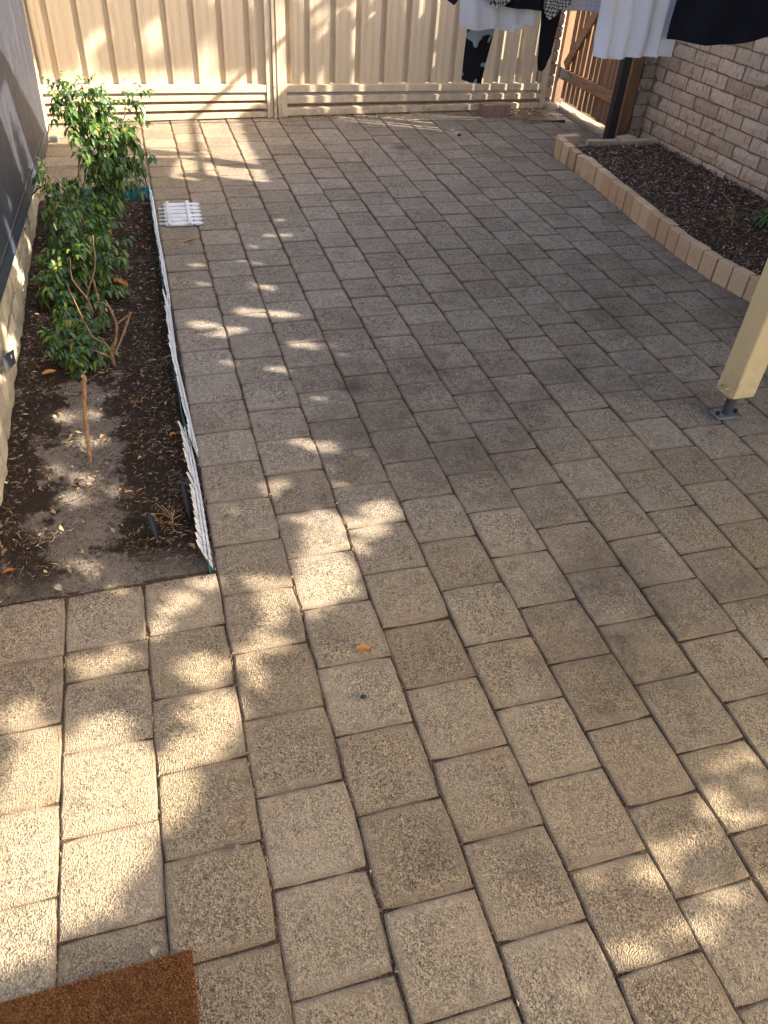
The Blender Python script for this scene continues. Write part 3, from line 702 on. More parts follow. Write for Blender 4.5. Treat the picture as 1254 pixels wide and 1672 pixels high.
# ------------------------------------------------------------------ front metal gates
def gy(x): return 6.1 + 0.0588 * (x + 0.24)
GANG = math.atan(0.0588)
def zr(x): return 0.240 - 0.0135 * (x + 0.24)      # top of bottom rail falls a little to the right
def gp(x, d, z): # d = towards camera
    return (x + d * math.sin(GANG), gy(x) - d * math.cos(GANG), z)
def gate_leaf(x0, x1, ribs, hs, label, first):
    t = empty('metal_gate', gp((x0 + x1) / 2, 0, 0), label, 'gate', 'cream steel gates closing the yard')
    # bottom rail, stiles
    zt0, zt1 = zr(x0), zr(x1)
    def slab(xa, xb, za, zb, d0, d1, name, bev=True):
        m = MB(); pts = []
        for d in (d0, d1):
            for (x, z) in ((xa, za[0]), (xb, za[1]), (xb, zb[1]), (xa, zb[0])): pts.append(gp(x, d, z))
        m.add(pts, [(0, 1, 2, 3), (4, 5, 6, 7), (0, 1, 5, 4), (1, 2, 6, 5), (2, 3, 7, 6), (3, 0, 4, 7)])
        return m.build(name, GATE, t)
    slab(x0, x1, (zt0 - 0.045, zt1 - 0.045), (zt0, zt1), 0.0, 0.042, 'rail')
    slab(x0, x1, (1.70, 1.70), (1.75, 1.75), 0.0, 0.042, 'rail')
    slab(x0, x0 + 0.042, (0.005, 0.005), (1.698, 1.698), 0.001, 0.045, 'stile')
    slab(x1 - 0.042, x1, (0.005, 0.005), (1.698, 1.698), 0.001, 0.045, 'stile')
    # horizontal corrugated infill under the rail: three crests
    n = hs
    for k in range(n):
        zt = [(zt0 - 0.047) * (1 - k / n) + 0.004 * (k / n), (zt1 - 0.047) * (1 - k / n) + 0.004 * (k / n)]
        zb = [(zt0 - 0.047) * (1 - (k + 1) / n) + 0.004 * ((k + 1) / n), (zt1 - 0.047) * (1 - (k + 1) / n) + 0.004 * ((k + 1) / n)]
        prof = [(0.0, -0.012), (0.16, -0.012), (0.36, 0.036), (0.90, 0.036), (0.97, -0.01)]
        m = MB(); V = []
        for (f_, d) in prof:
            for (x, i) in ((x0 + 0.043, 0), (x1 - 0.043, 1)): V.append(gp(x, d, zt[i] + (zb[i] - zt[i]) * f_))
        F = [(2 * i, 2 * i + 1, 2 * i + 3, 2 * i + 2) for i in range(len(prof) - 1)]
        nv = len(V)
        V += [gp(x0 + 0.043, -0.014, zb[0] + 0.001), gp(x1 - 0.043, -0.014, zb[1] + 0.001), gp(x0 + 0.043, -0.015, zt[0]), gp(x1 - 0.043, -0.015, zt[1])]
        F += [(nv - 2, nv - 1, nv + 1, nv), (nv, nv + 1, nv + 3, nv + 2)]
        m.add(V, F); m.build('slat', GATE, t)
    # vertical sheets: pan between each pair of recessed ribs, with two faint creases
    xs = ribs
    for i, xa in enumerate(xs[:-1]):
        xb = xs[i + 1]; wv = xb - xa; rw = 0.034
        prof = [(xa, 0.012), (xa + rw * 0.3, -0.018), (xa + rw, -0.018), (xa + rw * 1.3, 0.012)]
        for fr in (0.36, 0.44, 0.66, 0.74):
            xc = xa + wv * fr; prof += [(xc - 0.002, 0.012), (xc, 0.0095), (xc + 0.002, 0.012)]
        prof += [(xb - 0.0008, 0.012)]
        V = []
        for (x, d) in prof:
            V.append(gp(x, d, zr(x) + 0.001)); V.append(gp(x, d, 1.699))
        nv = len(V)
        for (x, d) in ((xa, -0.022), (xb - 0.0008, -0.022)):
            V.append(gp(x, d, zr(x) + 0.001)); V.append(gp(x, d, 1.699))
        F = [(2 * j, 2 * j + 2, 2 * j + 3, 2 * j + 1) for j in range(len(prof) - 1)]
        F += [(nv, nv + 2, nv + 3, nv + 1), (0, nv, nv + 1, 1), (nv - 2, nv - 1, nv + 3, nv + 2)]
        MB().add(V, F).build('panel', GATE, t)
    for xa in ribs[1:-1]:
        MB().tube([gp(xa + 0.06, 0.042, zr(xa) - 0.022), gp(xa + 0.06, 0.0445, zr(xa) - 0.022)], 0.0032, 6).build('screw', GALV, t)
    return t
lr = [-0.21, -0.112, 0.07, 0.257, 0.437, 0.62, 0.80, 0.985, 1.17, 1.31]
gate_leaf(-0.24, 1.352, [a for a in lr], 3, 'left leaf of the cream ribbed steel gate behind the leafy saplings', True)
rl = [1.455] + [1.60 + 0.1905 * i for i in range(11)] 
rl = [1.455] + [1.595 + 0.1905 * i for i in range(10)] + [3.50, 3.545]
gate_leaf(1.413, 3.59, rl, 2, 'right leaf of the cream ribbed steel gate behind the hanging laundry', False)
# central meeting post with cover strips
cp = empty('gate_post', gp(1.382, 0, 0), 'cream centre post where the two ribbed steel gates meet', 'post')
def vbar(x0, x1, d0, d1, z1, name, par, mat=None):
    m = MB(); pts = [gp(x, d, z) for z in (0.004, z1) for (x, d) in ((x0, d0), (x1, d0), (x1, d1), (x0, d1))]
    m.add(pts, [(0, 1, 2, 3), (4, 5, 6, 7), (0, 1, 5, 4), (1, 2, 6, 5), (2, 3, 7, 6), (3, 0, 4, 7)]); return m.build(name, mat or GATE, par)
vbar(1.356, 1.374, 0.0, 0.058, 1.78, 'flange', cp); vbar(1.376, 1.384, 0.0, 0.046, 1.78, 'web', cp); vbar(1.386, 1.408, 0.0, 0.058, 1.78, 'flange', cp)
for z in (0.10, 0.21, 0.9): MB().tube([gp(1.365, 0.058, z), gp(1.365, 0.062, z)], 0.004, 8).build('rivet', GALV, cp)
# dark shadow gap filler behind the gates: garden fence far behind (keeps light out under the gates)

# ------------------------------------------------------------------ limestone wall on the left and the dark sheet
lw = empty('limestone_wall', (-0.25, 3.6, 0), 'rough cream limestone block wall behind the left garden bed', 'wall')
MB().box(-0.42, -0.207, 1.3, 6.06, -0.05, 2.0).build('mortar', MORTAR, lw)
def rough_block(L, H, D, seed):
    r = random.Random(seed); nx, nz2 = 7, 4; V = []; F = []
    for j in range(nz2 + 1):
        for i in range(nx + 1):
            u = -L / 2 + L * i / nx; v = -H / 2 + H * j / nz2
            b = 0 if (i in (0, nx) or j in (0, nz2)) else 0.008
            dd = b + mnoise.noise(Vector((u * 14 + seed * 3.7, v * 14, seed))) * 0.012 + r.uniform(-.0015, .0015)
            if i in (0, nx): u += r.uniform(-.004, .004)
            if j in (0, nz2): v += r.uniform(-.003, .003)
            V.append((dd, u, v))
    n = len(V); V += [(-D, p[1], p[2]) for p in V]
    for j in range(nz2):
        for i in range(nx):
            a = j * (nx + 1) + i; F.append((a, a + 1, a + nx + 2, a + nx + 1))
    ring = [i for i in range(nx + 1)] + [(j + 1) * (nx + 1) - 1 for j in range(1, nz2 + 1)] + [nz2 * (nx + 1) + i for i in range(nx - 1, -1, -1)] + [j * (nx + 1) for j in range(nz2 - 1, 0, -1)]
    for a, b in zip(ring, ring[1:] + ring[:1]): F.append((a, b, n + b, n + a))
    F.append(tuple(n + q for q in ring))
    return V, F
LB = [mk(*rough_block(0.338, 0.146, 0.035, s), LIME, 'block') for s in range(6)]
for c in range(11):
    y = 1.5 + (0.17 if c % 2 else 0)
    while y < 6.0:
        if not (c > 7 and y < 4.2):
            o = link('block', LB[br.randrange(6)], lw, (-0.205 + br.uniform(-.004, .004), y, 0.045 + c * 0.155)); o.rotation_euler = (0, 0, br.uniform(-.01, .01))
        y += 0.346
# dark vinyl sheet hung over the wall
sheet = MB(); V = []; F = []; NU, NV_ = 60, 26
def sheet_pt(u, v):
    # u: 0 near .. 1 far, v: 0 bottom .. 1 top
    yb, zb = 2.05 + (5.60 - 2.05) * u, 0.375 + (0.0 - 0.375) * u ** 1.0
    zb = 0.37 - 0.345 * u
    yt, zt = 2.05 + (5.93 - 2.05) * u, 1.35
    yq = yb + (yt - yb) * min(1, (v * 1.35) ** 0.8) if u > 0.9 else yb + (yt - yb) * v
    x = -0.181 + (0.0015 + 0.006 * v) * mnoise.noise(Vector((u * 7, v * 3, 1)))
    return (x, yq, zb + (zt - zb) * v)
for j in range(NV_ + 1):
    for i in range(NU + 1): V.append(sheet_pt(i / NU, j / NV_))
for j in range(NV_):
    for i in range(NU):
        a = j * (NU + 1) + i; F.append((a, a + 1, a + NU + 2, a + NU + 1))
sh = sheet.add(V, F).build('vinyl_sheet', SHEET, None, True, loc=(-0.181, 3.8, 0))
sm = sh.modifiers.new('thick', 'SOLIDIFY'); sm.thickness = 0.002
tag(sh, 'dusty dark grey sheet hanging over the limestone wall on the left', 'sheet')
hem = MB(); Vh = []
for i in range(61):
    u = i / 60; p = sheet_pt(u, 0.0); q = sheet_pt(u, 0.055); Vh += [(p[0] + 0.004, p[1], p[2] - 0.001), (q[0] + 0.004, q[1], q[2])]
hem.add(Vh, [(2 * i, 2 * i + 2, 2 * i + 3, 2 * i + 1) for i in range(60)]).build('hem', m_simple('dark blue hem', (0.02, 0.025, 0.04), (0.05, 0.06, 0.08), 20, 0.4), sh)
MB().tube([(sheet_pt(i / 20, 0.075)[0] + 0.006, sheet_pt(i / 20, 0.075)[1], sheet_pt(i / 20, 0.075)[2]) for i in range(21)], 0.0006, 4).build('stitch_line', GALV, sh)
tb = MB().prism([(2.50, 0.235), (2.50, 0.180), (2.67, 0.112), (2.70, 0.150)], 'x', -0.172, -0.168); tbo = tb.build('metal_tab', GREYST, loc=(-0.17, 2.6, 0.17)); tag(tbo, 'small dark metal tab with an eyelet on the limestone wall', 'tab')
MB().tube([(-0.169, 2.625, 0.163), (-0.1655, 2.625, 0.163)], 0.008, 10).build('eyelet', WHITEP, tbo)
MB().tube([(-0.172, 5.70, 0.02), (-0.172, 5.70, 0.07)], 0.006, 6)
bkt = MB().box(-0.178, -0.13, 5.68, 5.72, 0.002, 0.03, 0.002); tag(bkt.build('metal_bracket', GREYST, loc=(-0.16, 5.7, 0)), 'small dark bracket at the far lower corner of the grey sheet', 'bracket')

# ------------------------------------------------------------------ picket edging
def picket(h, wd=0.021, th=0.004):
    p = [(-wd / 2, 0), (wd / 2, 0), (wd / 2, h * 0.70), (wd * 0.30, h * 0.745), (wd * 0.5, h * 0.80), (wd * 0.42, h * 0.9), (0, h), (-wd * 0.42, h * 0.9), (-wd * 0.5, h * 0.80), (-wd * 0.30, h * 0.745), (-wd / 2, h * 0.70)]
    return p
def picket_panel(path, h, lean, label, name='picket_edging'):
    # path: list of (x, y) from far to near
    p0 = path[0]; t = empty(name, (path[len(path) // 2][0], path[len(path) // 2][1], 0), label, 'picket edging', 'white picket edging along the left bed')
    L = [0]
    for a, b in zip(path[:-1], path[1:]): L.append(L[-1] + math.dist(a, b))
    def at(s):
        for i in range(len(L) - 1):
            if s <= L[i + 1] + 1e-9:
                f = (s - L[i]) / (L[i + 1] - L[i]); a, b = path[i], path[i + 1]
                return (a[0] + (b[0] - a[0]) * f, a[1] + (b[1] - a[1]) * f), math.atan2(b[1] - a[1], b[0] - a[0])
        return path[-1], 0
    s = 0.014
    prr = random.Random(int(path[0][1] * 100))
    while s < L[-1]:
        (x, y), a = at(s)
        m = Matrix.Translation((x, y, -0.004)) @ Matrix.Rotation(a, 4, 'Z') @ Matrix.Rotation(lean + prr.uniform(-0.03, 0.03), 4, 'X')
        mb = MB().prism(picket(h), 'y', -0.002, 0.002); mb.v = [(m @ Vector(p))[:] for p in mb.v]
        mb.build('picket', WHITEP, t); s += 0.031
    for zf in (0.28, 0.58):
        mb = MB(); prev = None
        for i in range(len(path) - 1):
            a0 = path[i]; b0 = path[i + 1]; a = math.atan2(b0[1] - a0[1], b0[0] - a0[0])
            off = Vector((math.sin(a), -math.cos(a), 0)) * (math.sin(lean) * h * zf * -1 * -1)
            nrm = Vector((-math.sin(a), math.cos(a), 0))
            up = Vector((0, 0, 1)) * math.cos(lean) * h * zf - nrm * math.sin(lean) * h * zf
            fr = nrm * 0.0042
            mb.bar(Vector((*a0, 0)) + up + fr, Vector((*b0, 0)) + up + fr, 0.004, 0.011, (0, 0, 1))
        mb.build('rail', WHITEP, t)
    return t
PF = picket_panel([(0.402, 4.52), (0.401, 4.2), (0.398, 3.93), (0.402, 3.64), (0.400, 3.26)], 0.110, 0.12, 'far length of white picket edging next to the black rod')
PM_ = picket_panel([(0.396, 3.22), (0.392, 2.95), (0.388, 2.73), (0.398, 2.45), (0.407, 2.13)], 0.110, 0.16, 'middle length of white picket edging between the saplings and the paving')
PN = picket_panel([(0.391, 2.22), (0.394, 2.05), (0.396, 1.90), (0.394, 1.61)], 0.115, 0.27, 'near length of white picket edging ending at the front corner of the bed')
# loose piece lying on the paving
lp = empty('picket_edging', (0.56, 4.31, 0), 'loose white picket piece lying flat on the paving', 'picket edging', None)
ml = Matrix.Translation((0.448, 4.31, 0.010)) @ Matrix.Rotation(-0.03, 4, 'Z')
for i in range(6):
    pv = [(x, y) for (y, x) in picket(0.195, 0.046)]
    off = -0.135 + 0.054 * i + (0.002 if i % 2 else 0)
    m = MB().prism([(a, b * 1.0 + off) for a, b in pv], 'z', -0.004, 0.004); m.v = [(ml @ Vector(p))[:] for p in m.v]; m.build('picket', WHITEP, lp)
for xo in (0.012, 0.118):
    m = MB().box(xo, xo + 0.016, -0.165, 0.165, 0.005, 0.013, 0.001); m.v = [(ml @ Vector(p))[:] for p in m.v]; m.build('rail', WHITEP, lp)
for i in range(5):
    m = MB().box(-0.03, 0.012, -0.135 + 0.054 * i, -0.127 + 0.054 * i, -0.003, 0.003); m.v = [(ml @ Vector(p))[:] for p in m.v]; m.build('spike', WHITEP, lp)

# teal edging
def ribbon(path, h0, h1, th, wav, name, mat, label):
    mb = MB(); V = []; n = 60
    L = [0]
    for a, b in zip(path[:-1], path[1:]): L.append(L[-1] + math.dist(a, b))
    pts = []
    for k in range(n + 1):
        s = L[-1] * k / n
        for i in range(len(L) - 1):
            if s <= L[i + 1] + 1e-6:
                f = (s - L[i]) / (L[i + 1] - L[i]); a, b = path[i], path[i + 1]; t = Vector((b[0] - a[0], b[1] - a[1], 0)).normalized()
                pts.append((Vector((a[0] + (b[0] - a[0]) * f, a[1] + (b[1] - a[1]) * f, 0)), Vector((-t.y, t.x, 0)))); break
    for k, (p, nn) in enumerate(pts):
        wv = math.sin(k * 1.25) * wav
        for (d, z) in ((-th / 2, h0), (-th / 2, h1), (th / 2, h1), (th / 2, h0)): V.append((p + nn * (d + wv) + Vector((0, 0, z)))[:])
    F = []
    for k in range(len(pts) - 1):
        for j in range(4): a = 4 * k + j; b = 4 * k + (j + 1) % 4; F.append((a, b, b + 4, a + 4))
    F += [(0, 1, 2, 3), tuple(4 * (len(pts) - 1) + j for j in range(4))]
    o = mb.add(V, F).build(name, mat, loc=(path[0][0], path[0][1], 0)); return tag(o, label, 'garden edging')
ribbon([(-0.01, 4.60), (0.2, 4.605), (0.41, 4.60)], -0.02, 0.062, 0.004, 0.003, 'plastic_edging', TEAL, 'short teal plastic edging across the far end of the left bed')
ribbon([(0.385, 4.58), (0.384, 3.9), (0.381, 3.3), (0.372, 2.7), (0.380, 2.2), (0.372, 1.8), (0.386, 1.585)], -0.02, 0.035, 0.003, 0.0015, 'plastic_edging', TEAL, 'long dark teal plastic edging inside the white pickets')
tag(MB().tube([(0.381, 4.613, -0.02), (0.375, 4.613, 0.12), (0.367, 4.613, 0.245)], 0.0035, 6).build('thin_rod', BLACKP, loc=(0.38, 4.61, 0)), 'thin black rod standing at the far corner of the left bed', 'rod')
tag(MB().tube([(0.392, 4.585, -0.02), (0.390, 4.585, 0.062)], 0.0075, 8).build('garden_peg', BLACKP, loc=(0.39, 4.585, 0)), 'stubby black peg beside the thin rod', 'peg')
stp = [(0.064, 2.188, -0.01), (0.068, 2.187, 0.07), (0.078, 2.189, 0.15), (0.088, 2.187, 0.23), (0.103, 2.188, 0.315)]
tag(MB().twig(stp, 0.0058, 0.0062, 8, 4, 0.10).build('timber_stake', PALEWOOD, None, False, loc=(0.064, 2.188, 0)), 'thin orange brown stake standing in the bare sandy soil', 'stake')

# ------------------------------------------------------------------ saplings
def leaflet(V, F, p, d, nrm, L, W, droop):
    d = d.normalized(); s = d.cross(nrm)
    if s.length < 0.05: s = d.cross(Vector((1, 0.3, 0)))
    s.normalize(); up = s.cross(d)
    m1 = p + d * L * 0.4 + up * L * 0.03; m2 = p + d * L * 0.72 + Vector((0, 0, -droop * L * 0.25)); tip = p + d * L + Vector((0, 0, -droop * L * 0.6))
    b = len(V)
    V += [p[:], (m1 - s * W / 2 + up * W * 0.18)[:], m1[:], (m1 + s * W / 2 + up * W * 0.18)[:], (m2 - s * W * 0.36)[:], (m2 + s * W * 0.36)[:], tip[:]]
    F += [(b, b + 1, b + 2), (b, b + 2, b + 3), (b + 1, b + 4, b + 2), (b + 2, b + 5, b + 3), (b + 4, b + 6, b + 2), (b + 2, b + 6, b + 5)]
def pinnate(V, F, p, d, L, pairs, lw_, r):
    d = d.normalized(); side = d.cross(Vector((0, 0, 1)))
    if side.length < 0.1: side = Vector((1, 0, 0))
    side.normalize(); q = p.copy(); dd = d.copy()
    for k in range(pairs):
        dd = (dd + Vector((0, 0, -0.22))).normalized(); q = q + dd * (L / pairs)
        for sg in (-1, 1):
            ld = (side * sg * 0.9 + dd * 0.65 + Vector((0, 0, -0.35 + r.uniform(-.25, .15)))).normalized()
            leaflet(V, F, q, ld, Vector((0, 0, 1)), lw_ * r.uniform(0.8, 1.15), lw_ * r.uniform(0.34, 0.46), r.uniform(0.3, 0.8))
    leaflet(V, F, q, dd, Vector((0, 0, 1)), lw_ * 1.1, lw_ * 0.42, 0.6)
def foliage(clumps, seed, lw_, parent, mat=LEAF, name='foliage', dens=1.0, xmin=-0.172):
    r = random.Random(seed); V = []; F = []
    for (x, y, z, rad, n) in clumps:
        for k in range(int(n * dens)):
            while True:
                o = Vector((r.uniform(-1, 1), r.uniform(-1, 1), r.uniform(-1, 1)))
                if o.length < 1: break
            p = Vector((x, y, z)) + o * rad * Vector((1, 1.25, 1)).length / 1.9
            p.z = max(p.z, 0.03); p.x = max(p.x, xmin + 0.05)
            d = (o + Vector((r.uniform(-.6, .6), r.uniform(-.8, .3), r.uniform(-.3, .4))))
            pinnate(V, F, p - d.normalized() * 0.02, d, lw_ * r.uniform(1.2, 2.0), r.choice((2, 3, 3)), lw_ * r.uniform(0.75, 1.1), r)
    V = [(max(v[0], xmin), v[1], max(v[2], 0.004)) for v in V]
    org = wloc(parent)
    V = [(v[0] - org[0], v[1] - org[1], v[2] - org[2]) for v in V]
    me = raw_mesh(name, V, F, mat, False); o = link(name, me, parent, org); tag(o, kind='stuff'); return o
def stems(lst, parent, mat=BARK):
    for pts, r0, r1 in lst:
        MB().twig(pts, r0, r1, 7, int(pts[-1][2] * 999)).build('branch', mat, parent, True)
TALL = [(0.143, 4.06, 0.664, 0.074, 26), (0.066, 4.06, 0.664, 0.047, 8), (0.082, 4.06, 0.589, 0.047, 8), (0.18, 4.09, 0.58, 0.081, 24), (0.091, 4.04, 0.53, 0.047, 8), (0.206, 4.06, 0.497, 0.101, 30), (0.267, 4.08, 0.45, 0.095, 26), (0.307, 4.06, 0.534, 0.061, 9), (0.337, 4.06, 0.637, 0.03, 3), (0.4, 4.06, 0.642, 0.027, 4), (0.33, 4.06, 0.413, 0.074, 14), (0.174, 4.03, 0.398, 0.087, 26), (0.254, 4.03, 0.382, 0.08, 18), (0.126, 4.0, 0.285, 0.086, 22), (0.204, 4.0, 0.253, 0.073, 16), (0.279, 4.0, 0.279, 0.04, 4), (-0.032, 4.01, 0.315, 0.053, 9), (-0.063, 4.01, 0.357, 0.03, 4), (-0.037, 3.96, 0.22, 0.059, 14), (0.085, 3.96, 0.214, 0.079, 20), (0.163, 3.96, 0.182, 0.033, 5)]
MIDC = [(-0.03, 3.65, 0.275, 0.067, 16), (0.041, 3.55, 0.242, 0.089, 26), (0.111, 3.55, 0.212, 0.089, 26), (0.17, 3.5, 0.187, 0.071, 16), (0.079, 3.45, 0.172, 0.081, 22), (-0.008, 3.45, 0.178, 0.064, 16), (0.146, 3.45, 0.127, 0.058, 10), (-0.065, 3.45, 0.14, 0.041, 8), (-0.004, 3.35, 0.126, 0.073, 22), (0.062, 3.4, 0.085, 0.057, 14), (-0.082, 3.35, 0.104, 0.045, 10), (0.17, 3.4, 0.05, 0.034, 4), (-0.05, 3.3, 0.05, 0.056, 12), (0.012, 3.3, 0.04, 0.05, 8)]
SMALLC = [(0.015, 2.85, 0.08, 0.054, 16), (0.072, 2.85, 0.085, 0.044, 12), (-0.026, 2.85, 0.09, 0.039, 7), (0.099, 2.82, 0.05, 0.039, 9), (0.028, 2.80, 0.04, 0.049, 14), (-0.015, 2.95, 0.10, 0.046, 8), (0.036, 2.76, 0.03, 0.029, 6)]
ts = empty('sapling', (0.162, 4.06, 0), 'tallest leafy sapling, its crown reaching in front of the cream gate', 'sapling', 'saplings in the left bed')
stems([([(0.162, 4.06, -0.02), (0.179, 4.06, 0.131), (0.184, 4.06, 0.263), (0.189, 4.06, 0.403), (0.172, 4.06, 0.536), (0.156, 4.06, 0.70)], 0.010, 0.003),
       ([(0.184, 4.06, 0.263), (0.263, 4.06, 0.428), (0.32, 4.06, 0.56), (0.347, 4.06, 0.72)], 0.0045, 0.0014),
       ([(0.32, 4.06, 0.56), (0.389, 4.06, 0.624), (0.432, 4.06, 0.641)], 0.002, 0.0010),
       ([(0.172, 4.06, 0.536), (0.076, 4.06, 0.589), (0.027, 4.06, 0.68)], 0.003, 0.001),
       ([(0.178, 4.05, 0.15), (0.10, 4.0, 0.20), (0.02, 4.0, 0.26), (-0.04, 4.0, 0.33)], 0.004, 0.0015)], ts)
foliage(TALL, 21, 0.041, ts, dens=1.15)
msp = empty('sapling', (0.075, 3.25, 0), 'middle dark leafy sapling spreading against the limestone wall', 'sapling', 'saplings in the left bed')
stems([([(0.070, 3.25, -0.02), (0.065, 3.25, 0.06), (0.023, 3.25, 0.15), (0.029, 3.28, 0.23)], 0.007, 0.0025),
       ([(0.070, 3.25, 0.0), (0.060, 3.25, 0.06), (0.117, 3.28, 0.184), (0.128, 3.35, 0.29)], 0.005, 0.002),
       ([(0.108, 3.22, -0.01), (0.110, 3.22, 0.09), (0.103, 3.22, 0.17)], 0.006, 0.004)], msp)
foliage(MIDC, 22, 0.037, msp, dens=1.1)
ssp = empty('sapling', (0.153, 2.782, 0), 'smallest sapling with a low leafy mound and bare forked twigs', 'sapling', 'saplings in the left bed')
stems([([(0.153, 2.782, -0.02), (0.151, 2.782, 0.054), (0.175, 2.782, 0.11), (0.188, 2.782, 0.175), (0.178, 2.782, 0.236), (0.167, 2.782, 0.273)], 0.0085, 0.0018),
       ([(0.160, 2.782, 0.05), (0.202, 2.782, 0.121), (0.246, 2.782, 0.218)], 0.005, 0.0035),
       ([(0.188, 2.782, 0.175), (0.22, 2.782, 0.195), (0.251, 2.782, 0.218)], 0.003, 0.003),
       ([(0.151, 2.782, 0.054), (0.137, 2.782, 0.102), (0.095, 2.782, 0.137), (0.064, 2.79, 0.258), (0.046, 2.80, 0.341)], 0.004, 0.0015),
       ([(0.148, 2.782, 0.035), (0.113, 2.782, 0.062), (0.075, 2.782, 0.085)], 0.0045, 0.0015)], ssp)
foliage(SMALLC + [(0.03, 3.02, 0.08, 0.06, 14), (0.08, 3.08, 0.10, 0.06, 12), (-0.03, 3.1, 0.10, 0.05, 10)], 23, 0.034, ssp, dens=0.95)
ol = empty('dead_frond', (0.18, 3.38, 0.06), 'orange dead leaves hanging from the middle sapling', 'dead leaves')
V = []; F = []; r5 = random.Random(5)
for (x, z) in ((0.135, .082), (0.155, .09), (0.175, .085), (0.19, .075), (0.205, .07), (0.218, .055), (0.145, .07)):
    leaflet(V, F, Vector((x, 3.38, z + 0.02)), Vector((r5.uniform(-.3, .5), -0.3, -0.8)), Vector((0, -1, .4)), 0.030, 0.014, 0.3)
MB().add([tuple(v) for v in V], F).build('leaf', LEAFO, ol)
MB().tube([(0.11, 3.39, 0.09), (0.16, 3.38, 0.115), (0.20, 3.375, 0.09), (0.235, 3.37, 0.05)], 0.0012, 4).build('stalk', BARK, ol)

# dry straw tuft and dark leaves near the bed's front corner
V = []; F = []
dt = empty('dry_tuft', (0.30, 1.83, 0), 'dry tan tuft of stalks beside the near picket edging', 'dry plant')
mb = MB(); r6 = random.Random(8)
for i in range(22):
    a = r6.uniform(0, 6.28); l = r6.uniform(0.025, 0.065); x, y = 0.30 + r6.uniform(-.012, .012), 1.83 + r6.uniform(-.03, .03)
    mb.tube([(x, y, 0), (x + math.cos(a) * l * .4, y + math.sin(a) * l * .4, l * .4), (x + math.cos(a) * l * .9, y + math.sin(a) * l * .9, l * .55)], 0.0011, 3, False)
mb.build('stalk', STRAW, dt)['kind'] = 'stuff'
for (x, y, z, dx, dy, lab) in ((0.235, 1.83, 0.05, 0.02, -0.10, 'black curled strap lying left of the dry tuft'), (0.345, 1.93, 0.06, 0.01, -0.13, 'black curled strap between the dry tuft and the pickets')):
    m = MB(); Vv = []
    for i in range(9):
        t = i / 8; wq = 0.008 * math.sin(math.pi * min(1, t * 0.92 + 0.08)) + 0.002
        Vv += [(x + dx * t - wq, y + dy * t, z - 0.045 * t * t + 0.002), (x + dx * t + wq, y + dy * t, z - 0.045 * t * t - 0.004)]
    m.add(Vv, [(2 * i, 2 * i + 1, 2 * i + 3, 2 * i + 2) for i in range(8)])
    o = m.build('curled_strap', BLACKP, None, True, loc=(x, y, 0)); q = o.modifiers.new('t', 'SOLIDIFY'); q.thickness = 0.002
    tag(o, lab, 'strap')

# ------------------------------------------------------------------ door mat
dm = empty('doormat', (0.0, 0.38, 0), 'rust brown coir doormat at the near left corner', 'doormat')
mc = Matrix.Translation((0.243, 0.603, 0)) @ Matrix.Rotation(0.010, 4, 'Z')
mb = MB().box(-0.74, 0.0, -0.45, 0.0, 0.0035, 0.012, 0.002); mb.v = [(mc @ Vector(p))[:] for p in mb.v]; mb.build('backing', COIRB, dm)
n = 60000
px_ = rng.uniform(-0.36, -0.001, n); py_ = rng.uniform(-0.19, 0.0, n)
a = rng.uniform(0, 2 * np.pi, n); tl = rng.uniform(0.1, 0.9, n); L = rng.uniform(0.005, 0.009, n)
d = np.stack([np.cos(a) * np.sin(tl), np.sin(a) * np.sin(tl), np.cos(tl)], 1); s = np.stack([-np.sin(a), np.cos(a), np.zeros(n)], 1)
B0 = np.stack([px_, py_, np.full(n, 0.011)], 1); T = B0 + d * L[:, None]
V = np.stack([B0 - s * 0.00055, B0 + s * 0.00055, T], 1).reshape(-1, 3)
c_, s_ = math.cos(0.010), math.sin(0.010)
V = np.stack([V[:, 0] * c_ - V[:, 1] * s_ + 0.243, V[:, 0] * s_ + V[:, 1] * c_ + 0.603, V[:, 2]], 1)
V -= np.array([0.0, 0.38, 0])
tag(link('pile', raw_mesh('pile', V, np.arange(3 * n).reshape(n, 3), COIR), dm, (0.0, 0.38, 0)), kind='stuff')

# ------------------------------------------------------------------ cream steel post on its stirrup (right)
pp = empty('steel_post', (2.372, 1.98, 0), 'cream square steel post on a bolted base at the right edge', 'post')
ang = 0.02
def rp(x, y, z): 
    return (2.385 + x * math.cos(ang) - y * math.sin(ang), 2.0 + x * math.sin(ang) + y * math.cos(ang), z)
def rbox(x0, x1, y0, y1, z0, z1, name, mat, par, bev=0.003):
    m = MB().box(x0, x1, y0, y1, z0, z1, bev); m.v = [rp(*p) for p in m.v]; return m.build(name, mat, par)
rbox(-0.049, 0.049, -0.049, 0.049, 0.105, 2.45, 'column', CREAM, pp, 0.004)
cv = rbox(-0.0540, -0.0492, -0.040, 0.043, 0.104, 0.175, 'cover_plate', CREAM, pp, 0.0008)
for yy_ in (-0.018, 0.022):
    m = MB().tube([rp(-0.0535, yy_, 0.135), rp(-0.061, yy_, 0.135)], 0.0095, 6); m.tube([rp(-0.061, yy_, 0.135), rp(-0.072, yy_, 0.135)], 0.0042, 8); m.build('bolt', CREAM, pp)
MB().tube([rp(0, 0, 0.006), rp(0, 0, 0.115)], 0.019, 16).build('stub_pipe', GREYST, pp, False)
bp_ = rbox(-0.055, 0.055, -0.03, 0.03, 0.002, 0.009, 'base_plate', GALV, pp, 0.001)
for xx in (-0.04, 0.04): MB().tube([rp(xx, 0.0, 0.009), rp(xx, 0.0, 0.020)], 0.009, 6).build('anchor_bolt', BLACKP, bp_)

